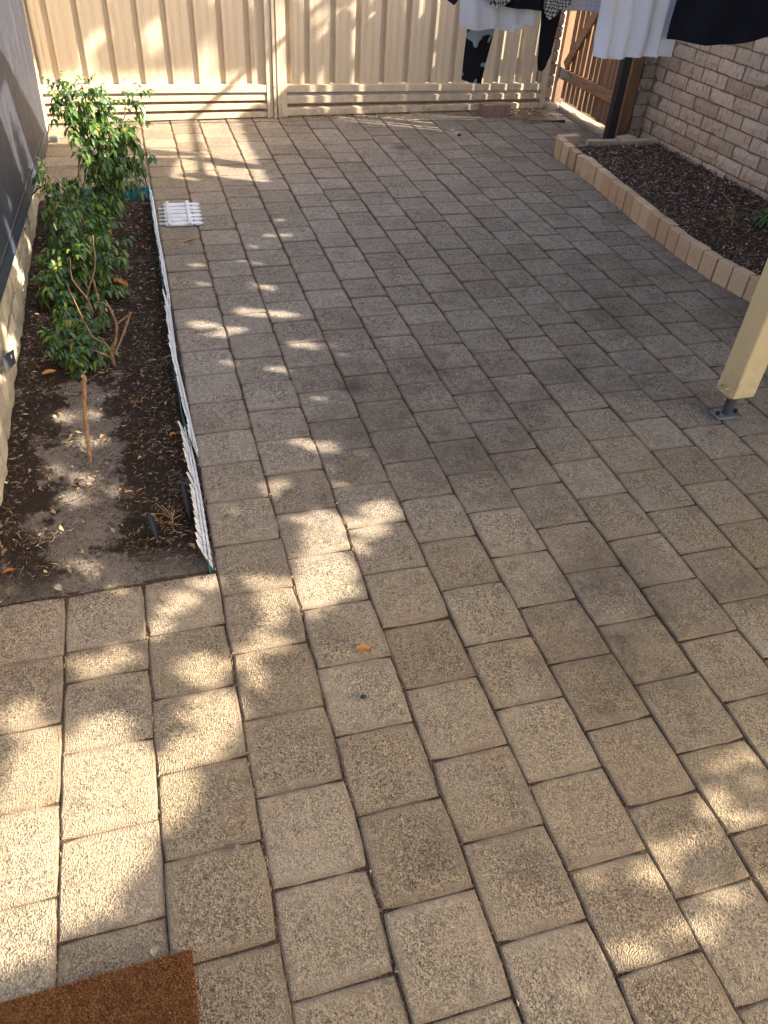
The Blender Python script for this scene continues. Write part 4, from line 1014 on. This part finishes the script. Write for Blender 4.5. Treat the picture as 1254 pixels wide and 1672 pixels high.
# ------------------------------------------------------------------ things lying about
def leaf_thing(name, x, y, z, L, W, rot, mat, label, cat, group=None, curl=0.012):
    V = []; F = []; n = 6
    for i in range(n + 1):
        t = i / n; wv = W / 2 * math.sin(math.pi * (0.06 + 0.9 * t)) ** 0.7; zz = curl * math.sin(math.pi * t) 
        V += [(L * (t - .5), -wv, 0.004 + zz * .3 + 0.006), (L * (t - .5), 0, 0.002 + zz * 0.3), (L * (t - .5), wv, 0.004 + zz * .3 + 0.004)]
    for i in range(n):
        for j in (0, 1): a = 3 * i + j; F.append((a, a + 1, a + 4, a + 3))
    c, s = math.cos(rot), math.sin(rot)
    V = [(x + a * c - b * s, y + a * s + b * c, z + q) for a, b, q in V]
    o = MB().add(V, F).build(name, mat, None, True, loc=(x, y, z)); return tag(o, label, cat, group)
leaf_thing('fallen_leaf', 0.737, 1.218, 0, 0.042, 0.022, -0.1, LEAFO, 'small orange leaf alone on the foreground pavers', 'leaf')
leaf_thing('fallen_leaf', 0.545, 3.955, 0, 0.06, 0.02, 0.5, LEAFO, 'curled brown leaf on the paving below the loose picket piece', 'leaf')
leaf_thing('fallen_leaf', -0.08, 2.75, 0.01, 0.05, 0.03, 0.3, LEAFO, 'orange leaf at the foot of the limestone wall', 'leaf')
leaf_thing('fallen_leaf', 0.335, 2.26, 0.01, 0.022, 0.016, 0.3, LEAFO, 'small round tan leaf in the bed beside the overlapping picket lengths', 'leaf')
for i, (x, y, L, W, rt) in enumerate([(-0.165, 1.78, .03, .014, 1.2), (-0.15, 1.70, .035, .012, .3), (-0.17, 1.63, .04, .012, 2.0), (-0.185, 1.86, .025, .014, 0.9), (-0.14, 1.62, .03, .01, 1.4)]):
    leaf_thing('dry_leaf', x, y, 0.008, L, W, rt, LEAFO if i % 2 else STRAW, 'dry leaf in the drift at the near foot of the limestone wall', 'leaf', 'dry leaves at the foot of the wall')
chips = [(0.36, 0.765, .014, 'cream flake'), (0.345, 0.81, .009, 'small white flake'), (0.395, 2.18 - .24, .01, 'white speck'), (-0.02, 1.655, .03, 'pale curled flake'), (0.98, 1.86, .01, 'pale pebble')]
for x, y, L, nm in ((0.3525, 0.775, 0.013, 'cream flake on the pavers above the doormat corner'), (0.345, 0.81, 0.009, 'tiny white flake on the pavers above the cream flake'),
                    (0.447, 1.855, 0.010, 'tiny white flake on the paving beside the near pickets'), (-0.02, 1.612, 0.026, 'pale curled flake on the front edge of the bed'),
                    (0.175, 0.618, 0.018, 'tan leaf scrap at the top edge of the doormat'), (0.098, 0.64, 0.012, 'rusty leaf scrap on the paver left of the mat corner'),
                    (2.77, 4.41, 0.035, 'white scrap on the paving beside the pale orange edging'), (1.43, 0.66, 0.02, 'forked twig scrap on the right foreground pavers')):
    leaf_thing('litter_flake', x, y, 0.001, L, L * 0.7, L * 90, PALE, nm, 'flake')
for x, y, nm in ((0.70, 1.075, 'small black seed on the foreground pavers'), (2.62, 5.62, 'black seed pod on the far paving near the sticks')):
    m = MB(); b = bmesh.new(); bmesh.ops.create_icosphere(b, subdivisions=2, radius=0.006 if y < 2 else 0.012); m.add([(v.co.x * 1.3 + x, v.co.y + y, v.co.z * .7 + 0.006) for v in b.verts], [[v.index for v in f.verts] for f in b.faces]); b.free()
    tag(m.build('seed', BLACKP, None, True, loc=(x, y, 0)), nm, 'seed')
# loose brick and rubbish against the gate
lbk = MB().xbox(Matrix.Translation((3.10, 6.135, 0.044)) @ Matrix.Rotation(0.10, 4, 'Z'), 0.235, 0.105, 0.084, 0.004)
tag(lbk.build('loose_brick', REDBR, loc=(3.10, 6.135, 0)), 'loose red brown brick lying against the cream gate', 'brick')
n = 4500; P = area(n, 1.0, 3.6, 5.96, 6.25, 0.003, 0.018); P[:, 1] += (P[:, 0] - 2.3) * 0.0588
P = P[rng.random(len(P)) < np.clip((P[:, 1] - 6.0) / 0.16 * np.clip((P[:, 0] - 1.0) / 0.9, 0.15, 1), 0, 1)]
V, F = slivers(P, rng.uniform(0.01, 0.05, len(P)), rng.uniform(0.0015, 0.004, len(P)), 0.15, 0.1)
tag(link('leaf_litter', raw_mesh('leaf_litter', V, F, STRAW)), kind='stuff')
rs = random.Random(4)
for i in range(9):
    x0 = 2.12 + rs.uniform(0, 0.28); y0 = 6.17 - i * 0.020 + rs.uniform(-.01, .01); L = rs.uniform(0.5, 0.8)
    x1 = min(x0 + L, 2.97); y1 = y0 - 0.0 + rs.uniform(-.03, .02)
    if x1 > 2.9: y1 = min(y1, 6.06)
    o = MB().tube([(x0, y0, 0.006), ((x0 + x1) / 2, (y0 + y1) / 2 - 0.01, 0.013), (x1, y1, 0.006)], 0.0019, 4).build('palm_stalk', PALEST, loc=(x0, y0, 0))
    tag(o, 'dry palm stalk in the loose bundle left of the brick at the gate', 'stalk', 'dry palm stalks by the gate')
tw = [([(3.22, 6.03, .01), (3.36, 6.05, .03), (3.43, 6.12, .05)], .006, 'pale forked twig right of the loose brick'), ([(3.17, 6.02, .008), (3.3, 5.99, .012), (3.42, 6.05, .01), (3.50, 6.06, .012)], .007, 'thicker dark stick right of the loose brick'),
      ([(3.24, 6.06, .008), (3.31, 6.12, .02), (3.33, 6.2, .02)], .005, 'short dark stick leaning towards the steel gate'), ([(1.30, 6.03, .01), (1.9, 6.08, .012)], .003, 'thin twig near the centre gate post')]
for i in range(9):
    x0 = rs.uniform(3.2, 3.5); y0 = rs.uniform(5.99, 6.17); a_ = rs.uniform(-0.5, 0.9); L = rs.uniform(0.08, 0.2)
    tag(MB().twig([(x0, y0, .006), (x0 + L * .5 * math.cos(a_), y0 + L * .5 * math.sin(a_), .018 + i * .002), (min(x0 + L * math.cos(a_), 3.56), min(y0 + L * math.sin(a_), 6.24), .01)], .004, .0025, 5, i).build('twig', BARK, loc=(x0, y0, 0)), 'brown twig in the loose heap right of the brick at the gate', 'twig', 'heap of twigs by the gate')
for pts, r_, lab in tw: tag(MB().tube(pts, [r_, r_ * .8, r_ * .5, r_ * .5][:len(pts)], 6).build('twig', BARK if 'pale' not in lab else PALEWOOD, loc=pts[0]), lab, 'twig')
tag(MB().tube([(3.26, 5.945, .008), (3.42, 5.915, .009), (3.53, 5.905, .01), (3.60, 5.895, .012)], [.004, .005, .006, .013], 6).build('dark_stick', BLACKP, loc=(3.4, 5.92, 0)), 'long dark stick with a thick end lying in front of the timber gate', 'stick')
tag(MB().tube([(3.26, 5.93, .008), (3.33, 5.895, .008), (3.41, 5.90, .008)], .006, 6).build('dark_stick', BARK, loc=(3.3, 5.91, 0)), 'short curved stick under the long dark stick', 'stick')

# little green plants at the right edge
def grassy(x, y, n, L, seed, label, name='green_plant', mat=LEAF, z0=0.04):
    r = random.Random(seed); t = empty(name, (x, y, z0), label, 'plant'); V = []; F = []
    for i in range(n):
        a = r.uniform(0, 6.28); d = Vector((math.cos(a), math.sin(a), r.uniform(0.2, 1.1)))
        p = Vector((x + r.uniform(-.05, .05), y + r.uniform(-.07, .07), z0 + r.uniform(0, .08)))
        pinnate(V, F, p, d, L * r.uniform(.7, 1.3), 3, L * 0.6, r)
    V = [(v[0], v[1], max(v[2], z0)) for v in V]
    MB().add(V, F).build('foliage', mat, t)['kind'] = 'stuff'
    r = random.Random(seed + 1)
    for k in range(3): MB().tube([(x, y, z0), (x + r.uniform(-.06, .06), y + r.uniform(-.1, .1), z0 + 0.09), (x + r.uniform(-.14, .04), y + r.uniform(-.2, .2), z0 + 0.13)], .0022, 4).build('stem', BARK, t)
grassy(3.84, 3.66, 34, 0.075, 3, 'leafy green weed at the right edge against the brick wall')
grassy(3.56, 3.66, 6, 0.035, 4, 'small yellowish weed growing in the bark left of the larger weed', mat=m_island('yellow green leaflet', [(0, (0.12, 0.16, 0.03)), (1, (0.25, 0.22, 0.06))], 0.6, 0.3, 0.2))
grassy(3.72, 3.32, 14, 0.06, 6, 'green weed behind the cream post')

# ------------------------------------------------------------------ clothesline and laundry
ZL = 1.30
cl = empty('clothesline', (2.9, 4.0, ZL), 'thin clothesline frame carrying the laundry from the brick wall', 'clothesline')
for yv in (3.90, 4.05): MB().tube([(1.45, yv, ZL), (4.09, yv, ZL)], 0.0018, 5).build('line', WHITEP, cl)
MB().bar((1.45, 3.75, ZL), (1.45, 4.2, ZL), 0.02, 0.02).build('arm', GALV, cl)
def garment(name, label, y0, top, hem, mat, folds=6, amp=0.016, nx=44, nz_=36, zt=ZL, seed=0, cat='garment', thick=0.0016, gather=0.0, group=None):
    hx = [p[0] for p in hem]; x0, x1 = hx[0], hx[-1]; V = []; F = []
    def hz(x):
        for (a, za), (b, zb) in zip(hem[:-1], hem[1:]):
            if a <= x <= b: return za + (zb - za) * (x - a) / max(1e-6, b - a)
        return hem[-1][1]
    for j in range(nz_ + 1):
        v = j / nz_
        for i in range(nx + 1):
            u = i / nx; xh = x0 + (x1 - x0) * u; xt = top[0] + (top[1] - top[0]) * u
            z = zt + (hz(xh) - zt) * v; x = xt + (xh - xt) * v
            f = amp * (0.3 + 0.9 * v) * math.sin(folds * 2 * math.pi * u + 1.3 * math.sin(3 * v + seed) + seed)
            f += amp * 0.9 * mnoise.noise(Vector((u * 5 + seed, v * 3, seed)))
            V.append((x + amp * 0.25 * math.cos(folds * 2 * math.pi * u + seed) * v, y0 + f, z))
    for j in range(nz_):
        for i in range(nx):
            a = j * (nx + 1) + i; F.append((a, a + 1, a + nx + 2, a + nx + 1))
    o = MB().add(V, F).build(name, mat, None, True, loc=((x0 + x1) / 2, y0, zt)); q = o.modifiers.new('t', 'SOLIDIFY'); q.thickness = thick
    hb = MB(); HV = []; HF = []
    jr = (nz_ - 1, nz_)
    for i in range(nx + 1):
        p = Vector(V[jr[1] * (nx + 1) + i]); HV += [(p.x, p.y - thick * 0.5 - 0.0016, p.z + 0.011), (p.x, p.y - thick * 0.5 - 0.0016, p.z - 0.0008)]
    HF = [(2 * i, 2 * i + 2, 2 * i + 3, 2 * i + 1) for i in range(nx)]
    hb.add(HV, HF).build('hem', mat, o, True)
    return tag(o, label, cat, group)
WHT = m_fabric('white cotton', (0.80, 0.83, 0.90), 0.30); GWH = m_fabric('off white cotton', (0.62, 0.64, 0.69), 0.25)
BLK = m_fabric('black cotton', (0.010, 0.010, 0.014), 0.0); NVY = m_fabric('navy cotton', (0.013, 0.015, 0.026), 0.0)
PLD = m_fabric('small check cloth', (0.42, 0.42, 0.38), 0.1, 'plaid'); GRD_ = m_fabric('pale windowpane linen', (0.50, 0.50, 0.53), 0.2, 'grid')
PRT = m_fabric('black and grey printed cloth', (0.20, 0.25, 0.29), 0.0, 'print')
garment('white_shirt', 'pale grey white shirt hanging above the black trouser leg', 4.0, (1.88, 2.34), [(1.902, 0.940), (1.952, 0.936), (2.016, 0.926), (2.098, 0.948), (2.202, 0.960), (2.296, 0.952)], GWH, 4, 0.009, seed=1)
garment('back_shirt_panel', 'white shirt back panel hanging behind the pale grey shirt', 4.045, (2.05, 2.36), [(2.10, 0.93), (2.20, 0.918), (2.26, 0.93), (2.30, 0.955)], WHT, 1.5, 0.008, seed=2)
garment('printed_trousers', 'black and grey trouser leg hanging below the pale shirt', 4.09, (1.99, 2.19), [(1.985, 0.70), (2.005, 0.694), (2.065, 0.680), (2.095, 0.678)], PRT, 1.0, 0.010, seed=3)
garment('check_cloth', 'small black and white check cloth at the top edge between dark garments', 3.955, (1.98, 2.16), [(1.995, 1.062), (2.026, 1.043), (2.065, 1.031), (2.101, 1.037), (2.131, 1.063)], PLD, 2, 0.006, seed=4)
garment('black_garment', 'black garment hanging behind the small check cloth', 3.975, (2.08, 2.34), [(2.100, 1.036), (2.128, 1.028), (2.198, 1.024), (2.321, 1.018)], BLK, 2, 0.008, seed=5)
garment('black_sleeve', 'long narrow black sleeve hanging in front of the gate end', 4.03, (2.31, 2.46), [(2.355, 0.79), (2.364, 0.758), (2.386, 0.747), (2.405, 0.76), (2.425, 0.83)], BLK, 0.5, 0.006, nx=16, seed=6)
garment('check_shirt', 'crumpled brown and white check shirt beside the black sleeve', 3.945, (2.28, 2.46), [(2.300, 1.04), (2.325, 1.0), (2.334, 0.984), (2.368, 1.01), (2.400, 1.03), (2.439, 1.056)], PLD, 2, 0.008, seed=7)
garment('windowpane_cloth', 'pale windowpane check cloth above the timber gate', 4.035, (2.38, 2.70), [(2.403, 1.004), (2.45, 1.012), (2.516, 1.014), (2.67, 1.008)], GRD_, 2, 0.008, seed=8)
garment('white_shirt', 'large bright white shirt hanging in front of the timber gate', 3.95, (2.58, 2.97), [(2.627, 0.832), (2.70, 0.822), (2.731, 0.819), (2.80, 0.826), (2.868, 0.830), (2.974, 0.833)], WHT, 3.5, 0.014, seed=9)
garment('white_undershirt', 'white shirt edge showing between the large white shirt and the navy garment', 3.985, (2.80, 3.06), [(2.83, 0.84), (2.974, 0.835), (3.098, 0.822)], WHT, 1.5, 0.010, seed=10)
garment('navy_top', 'wide navy garment hanging at the right end of the laundry', 3.9, (2.96, 3.66), [(2.975, 0.921), (3.06, 0.911), (3.21, 0.895), (3.357, 0.894), (3.462, 0.911), (3.579, 0.934), (3.66, 0.96)], NVY, 2.5, 0.016, seed=11)
garment('dark_cloth', 'sliver of dark cloth at the top edge left of the pale shirt', 4.0, (1.80, 1.895), [(1.835, 1.045), (1.847, 1.04), (1.866, 1.03), (1.885, 1.05)], NVY, 1, 0.004, nx=12, seed=12)

# ------------------------------------------------------------------ shade: tree and pergola added out of view to shape it
SPOTS = [(0.37, 1.55, 0.037, 0.024), (0.3, 1.5, 0.037, 0.025), (0.26, 1.47, 0.031, 0.018), (0.23, 1.41, 0.032, 0.025), (0.13, 1.58, 0.027, 0.015), (0.08, 1.33, 0.052, 0.026), (0.14, 1.34, 0.03, 0.021), (0.33, 1.25, 0.057, 0.037), (0.36, 1.13, 0.051, 0.043), (0.28, 1.03, 0.045, 0.029), (0.1, 1.14, 0.05, 0.027), (-0.09, 1.24, 0.037, 0.022), (-0.05, 1.16, 0.04, 0.021), (-0.05, 1.08, 0.056, 0.048), (0.12, 1.06, 0.056, 0.03), (0.06, 1.01, 0.069, 0.041), (0.16, 1.03, 0.037, 0.028), (0.22, 0.96, 0.027, 0.026), (0.34, 1.05, 0.028, 0.025), (-0.11, 1.19, 0.023, 0.015), (0.53, 1.51, 0.068, 0.024), (0.53, 1.44, 0.046, 0.025), (0.51, 1.3, 0.054, 0.028), (0.46, 1.19, 0.029, 0.023), (0.62, 1.36, 0.021, 0.014), (0.71, 1.53, 0.078, 0.063), (0.74, 1.45, 0.043, 0.031), (0.64, 1.42, 0.042, 0.024), (0.53, 1.38, 0.03, 0.018), (0.44, 1.27, 0.03, 0.02), (0.53, 3.06, 0.071, 0.034), (0.57, 2.96, 0.046, 0.024), (0.64, 3.0, 0.047, 0.033), (0.74, 3.14, 0.073, 0.037), (0.87, 3.1, 0.066, 0.034), (0.73, 2.8, 0.06, 0.033), (0.91, 2.81, 0.061, 0.031), (0.76, 2.65, 0.045, 0.022), (0.87, 2.41, 0.042, 0.019), (0.83, 2.11, 0.053, 0.04), (0.75, 2.15, 0.038, 0.023), (0.95, 2.04, 0.019, 0.014), (0.82, 1.98, 0.019, 0.016), (0.64, 1.94, 0.043, 0.027), (0.84, 1.89, 0.031, 0.02), (0.93, 1.74, 0.053, 0.044), (0.88, 1.66, 0.046, 0.022), (0.74, 1.73, 0.065, 0.039), (0.72, 1.65, 0.057, 0.044), (0.83, 1.6, 0.029, 0.025), (0.83, 1.71, 0.024, 0.018), (0.85, 2.68, 0.037, 0.019), (0.58, 2.73, 0.036, 0.02), (0.61, 1.89, 0.024, 0.016), (1.04, 3.97, 0.033, 0.029), (0.96, 3.98, 0.035, 0.023), (0.78, 3.69, 0.021, 0.021), (0.83, 3.65, 0.021, 0.02), (0.85, 3.84, 0.025, 0.023), (0.55, 3.66, 0.039, 0.022), (0.57, 3.46, 0.032, 0.02), (0.82, 3.38, 0.064, 0.031), (0.9, 2.82, 0.052, 0.025), (0.73, 2.8, 0.052, 0.028), (1.05, 4.18, 0.034, 0.024), (1.1, 0.52, 0.04, 0.031), (1.08, 0.48, 0.036, 0.022), (1.09, 0.37, 0.041, 0.017), (1.24, 0.4, 0.02, 0.031), (1.29, 0.51, 0.074, 0.027), (1.24, 0.61, 0.034, 0.029), (1.44, 0.55, 0.03, 0.029), (1.48, 0.64, 0.023, 0.031), (0.86, 0.35, 0.028, 0.02), (1.22, 0.24, 0.022, 0.018), (1.3, 0.56, 0.026, 0.019), (-0.12, 3.24, 0.035, 0.032), (-0.03, 2.46, 0.048, 0.035), (0.09, 2.46, 0.041, 0.03), (0.04, 2.31, 0.07, 0.041), (0.04, 2.09, 0.048, 0.031), (-0.05, 2.17, 0.032, 0.024), (0.04, 2.1, 0.052, 0.036), (0.02, 2.0, 0.046, 0.042), (-0.06, 1.85, 0.03, 0.028), (0.06, 1.68, 0.039, 0.023), (0.16, 2.01, 0.044, 0.034), (-0.08, 0.99, 0.066, 0.045), (0.06, 0.96, 0.068, 0.043), (0.16, 0.96, 0.056, 0.039), (0.24, 0.94, 0.044, 0.035), (0.23, 0.88, 0.026, 0.021), (-0.06, 0.86, 0.065, 0.057), (0.05, 0.83, 0.062, 0.051), (0.12, 0.86, 0.045, 0.032), (-0.06, 0.75, 0.055, 0.042), (0.03, 0.75, 0.044, 0.034), (-0.08, 0.69, 0.034, 0.024), (0.08, 0.76, 0.024, 0.017)]
ca, sa = math.cos(AZ), math.sin(AZ)
SPOTS += [(-0.03, 0.93, 0.10, 0.075), (0.10, 0.98, 0.10, 0.06), (0.19, 0.97, 0.06, 0.055), (-0.06, 0.80, 0.10, 0.08), (0.05, 0.84, 0.09, 0.055), (0.24, 0.99, 0.05, 0.04), (0.66, 1.49, 0.05, 0.04), (0.35, 1.12, 0.06, 0.045), (0.08, 1.10, 0.06, 0.035), (0.33, 1.26, 0.06, 0.036), (1.28, 0.52, 0.06, 0.04)]
SPOTS = [q for q in SPOTS if not (q[0] > 1.0 and q[1] < 0.7)]
SOFT = [(x, y, 0.052, 0.030) for x, y in [(1.06, 0.536), (1.11, 0.563), (1.159, 0.571), (1.193, 0.541), (1.198, 0.5), (1.26, 0.551), (1.335, 0.56), (1.401, 0.565), (1.475, 0.568), (1.028, 0.388), (1.08, 0.385), (1.148, 0.385), (1.224, 0.394), (1.314, 0.419), (1.387, 0.438), (1.429, 0.64), (1.487, 0.69), (1.544, 0.709), (1.388, 0.605), (1.539, 0.644), (0.862, 0.367), (0.916, 0.374), (0.839, 0.342)]]
SP = np.array(SPOTS); SF = np.array(SOFT)
def soft(xg, yg):
    return bool(np.any(((xg - SF[:, 0]) / SF[:, 2]) ** 2 + ((yg - SF[:, 1]) / SF[:, 3]) ** 2 < 1))
def lit(xg, yg, pad):
    dx = xg - SP[:, 0]; dy = yg - SP[:, 1]; u = dx * ca + dy * sa; v = -dx * sa + dy * ca
    k = 1.0 if yg > 1.8 else 1.15; pad = pad * (0.6 if yg > 1.8 else 1.0)
    return bool(np.any((u / (SP[:, 2] * 1.15 + pad)) ** 2 + (v / (SP[:, 3] * k + pad)) ** 2 < 1))
LP = [(-0.2, 0.66), (-0.094, 0.63), (-0.016, 0.667), (0.115, 0.714), (0.188, 0.806), (0.246, 0.93), (0.18, 0.91), (0.11, 0.875), (0.01, 0.91), (-0.1, 0.87), (-0.2, 0.87)]
def inpoly(x, y):
    c = False
    for (x1, y1), (x2, y2) in zip(LP, LP[1:] + LP[:1]):
        if (y1 > y) != (y2 > y) and x < (x2 - x1) * (y - y1) / (y2 - y1) + x1: c = not c
    return c
def gleft(xg): return 4.62 - 0.53 * (xg - 1.1)
tr = empty('dapple_caster', (5.6, -0.6, 0), 'unseen leafy tree added beyond the brick wall, its gaps shaped to throw the dapples', 'tree')  # added unseen; leaves left out wherever a sun spot should land
MB().tube([(5.6, -0.6, -0.05), (5.55, -0.5, 1.0), (5.4, -0.3, 2.0), (5.2, 0.0, 2.35)], [0.09, 0.075, 0.06, 0.045], 10).build('trunk', BARK, tr, True)
for pts in ([(5.4, -0.3, 2.0), (5.0, 0.4, 2.35), (4.5, 1.2, 2.45), (4.1, 1.9, 2.5)], [(5.2, 0.0, 2.3), (4.8, -0.6, 2.4), (4.4, -1.0, 2.45), (4.0, -1.3, 2.45)], [(5.4, -0.3, 2.0), (5.2, -1.0, 2.4), (5.0, -1.4, 2.5)]):
    MB().tube(pts, [0.05, 0.035, 0.02, 0.012][:len(pts)], 7).build('limb', BARK, tr, True)
lr_ = np.random.default_rng(11); V = []; cnt = 0
N_ = 135000
zs = lr_.uniform(2.25, 2.6, N_); xg = lr_.uniform(-1.5, 2.4, N_); yg = lr_.uniform(-0.1, 6.2, N_)
for i in range(N_):
    x, y = xg[i], yg[i]
    if -0.3 < x < 1.10 and y > gleft(x): continue
    if x > 1.8 and y > 2.6: continue
    if x < -0.22:      # light that would reach the left wall: broken
        if y > 4.0:
            if y > 5.5 + (x + 0.35) * 0.78: continue
            if -1.1 < x < -0.3 and 4.2 < y < 4.72: continue
        elif mnoise.noise(Vector((x * 3.2, y * 5, 4))) > 0.16: continue
    if lit(x, y, 0.015) or inpoly(x, y): continue
    if soft(x, y) and lr_.random() < 0.95: continue
    z = zs[i]; c = np.array([x + KX * z, y + KY * z, z])
    if c[0] < 1.6: pass
    a = lr_.normal(size=3); a[2] *= 0.35; a /= np.linalg.norm(a); b = np.cross(a, lr_.normal(size=3)); b /= np.linalg.norm(b)
    L = 0.034; W = 0.020
    V += [c - a * L, c + b * W, c + a * L, c - b * W]; cnt += 1
V = np.array(V) - np.array([5.6, -0.6, 0])
F = np.arange(len(V)).reshape(-1, 4)
tag(link('crown', raw_mesh('crown', V, F, CANOPY), tr, (5.6, -0.6, 0)), kind='stuff')
# thinner, higher crown, added out of view, that speckles the top of the left gate
tr2 = empty('dapple_caster', (9.5, 2.4, 0), 'second, thinner unseen tree added beyond the brick wall to speckle the gate', 'tree')
MB().tube([(9.5, 2.4, -0.05), (9.4, 2.5, 2.0), (9.0, 2.6, 3.6), (8.6, 2.6, 4.8)], [0.12, 0.09, 0.06, 0.03], 9).build('trunk', BARK, tr2, True)
V = []
for i in range(30000):
    gx = lr_.uniform(-0.4, 2.4); gz = lr_.uniform(0.24, 1.9)
    nn = mnoise.noise(Vector((gx * 5.0, gz * 3.0, 9))) + 0.5 * mnoise.noise(Vector((gx * 13, gz * 9, 2)))
    th = -0.32 if gx < 0.75 else (-0.1 if gx < 1.4 else 0.0)
    if nn < th and gz > 0.3: continue
    if gz < 0.3 + 0.0: continue
    if gz < 1.25 - 0.0 and gx > 1.55 and (gx - 1.2) / 1.297 < gz and False: continue
    z = gz + lr_.uniform(4.2, 5.2) - 0.5; t = z - gz
    c = np.array([gx + KX * t, gy(gx) + KY * t, z])
    a = lr_.normal(size=3); a /= np.linalg.norm(a); b = np.cross(a, lr_.normal(size=3)); b /= np.linalg.norm(b)
    V += [c - a * 0.035, c + b * 0.02, c + a * 0.035, c - b * 0.02]
V = np.array(V) - np.array([9.5, 2.4, 0]); F = np.arange(len(V)).reshape(-1, 4)
tag(link('crown', raw_mesh('crown', V, F, CANOPY), tr2, (9.5, 2.4, 0)), kind='stuff')
# pergola: unseen beam plus battens added and cut to the shadow outlines
pg = empty('shadecaster', (4.4, 3.6, 0), 'timber pergola with a long beam, unseen, added to cast the finger shadows', 'shadecaster')
def shp(x, y, z): return (x + KX * z, y + KY * z, z)
a0 = shp(0.70, 4.55, 2.38); a1 = shp(0.78, 6.9, 2.38)
MB().bar(a0, a1, 0.03, 0.022).build('beam', WOODH, pg)
DK = [[(0.079, 5.642), (0.819, 5.348), (0.636, 5.339), (0.078, 5.376)], [(0.595, 5.305), (0.804, 5.286), (1.10, 5.11), (1.10, 5.03), (0.912, 5.071), (0.738, 5.207)], [(0.568, 4.968), (0.681, 5.013), (0.851, 4.895), (1.014, 4.8), (0.875, 4.794), (0.67, 4.902)], [(-0.3, 5.66), (0.08, 5.642), (0.08, 5.37), (0.60, 5.30), (0.56, 5.19), (0.50, 4.88), (-0.3, 5.1)]]
for P_ in DK:
    z = 2.3; MB().prism([(x + KX * z, y + KY * z) for x, y in P_], 'z', z - 0.01, z + 0.01).build('shadow_batten', WOODH, pg)
for (x, y) in ((4.12, 2.72), (4.12, 5.02)): pass
for yv in (2.75, 4.6):
    MB().bar((3.0, yv, 2.345), (4.55, yv, 2.345), 0.02, 0.02).build('arm', GALV, pg); MB().box(4.5, 4.56, yv - 0.03, yv + 0.03, 0, 2.33).build('post', WOOD, pg)
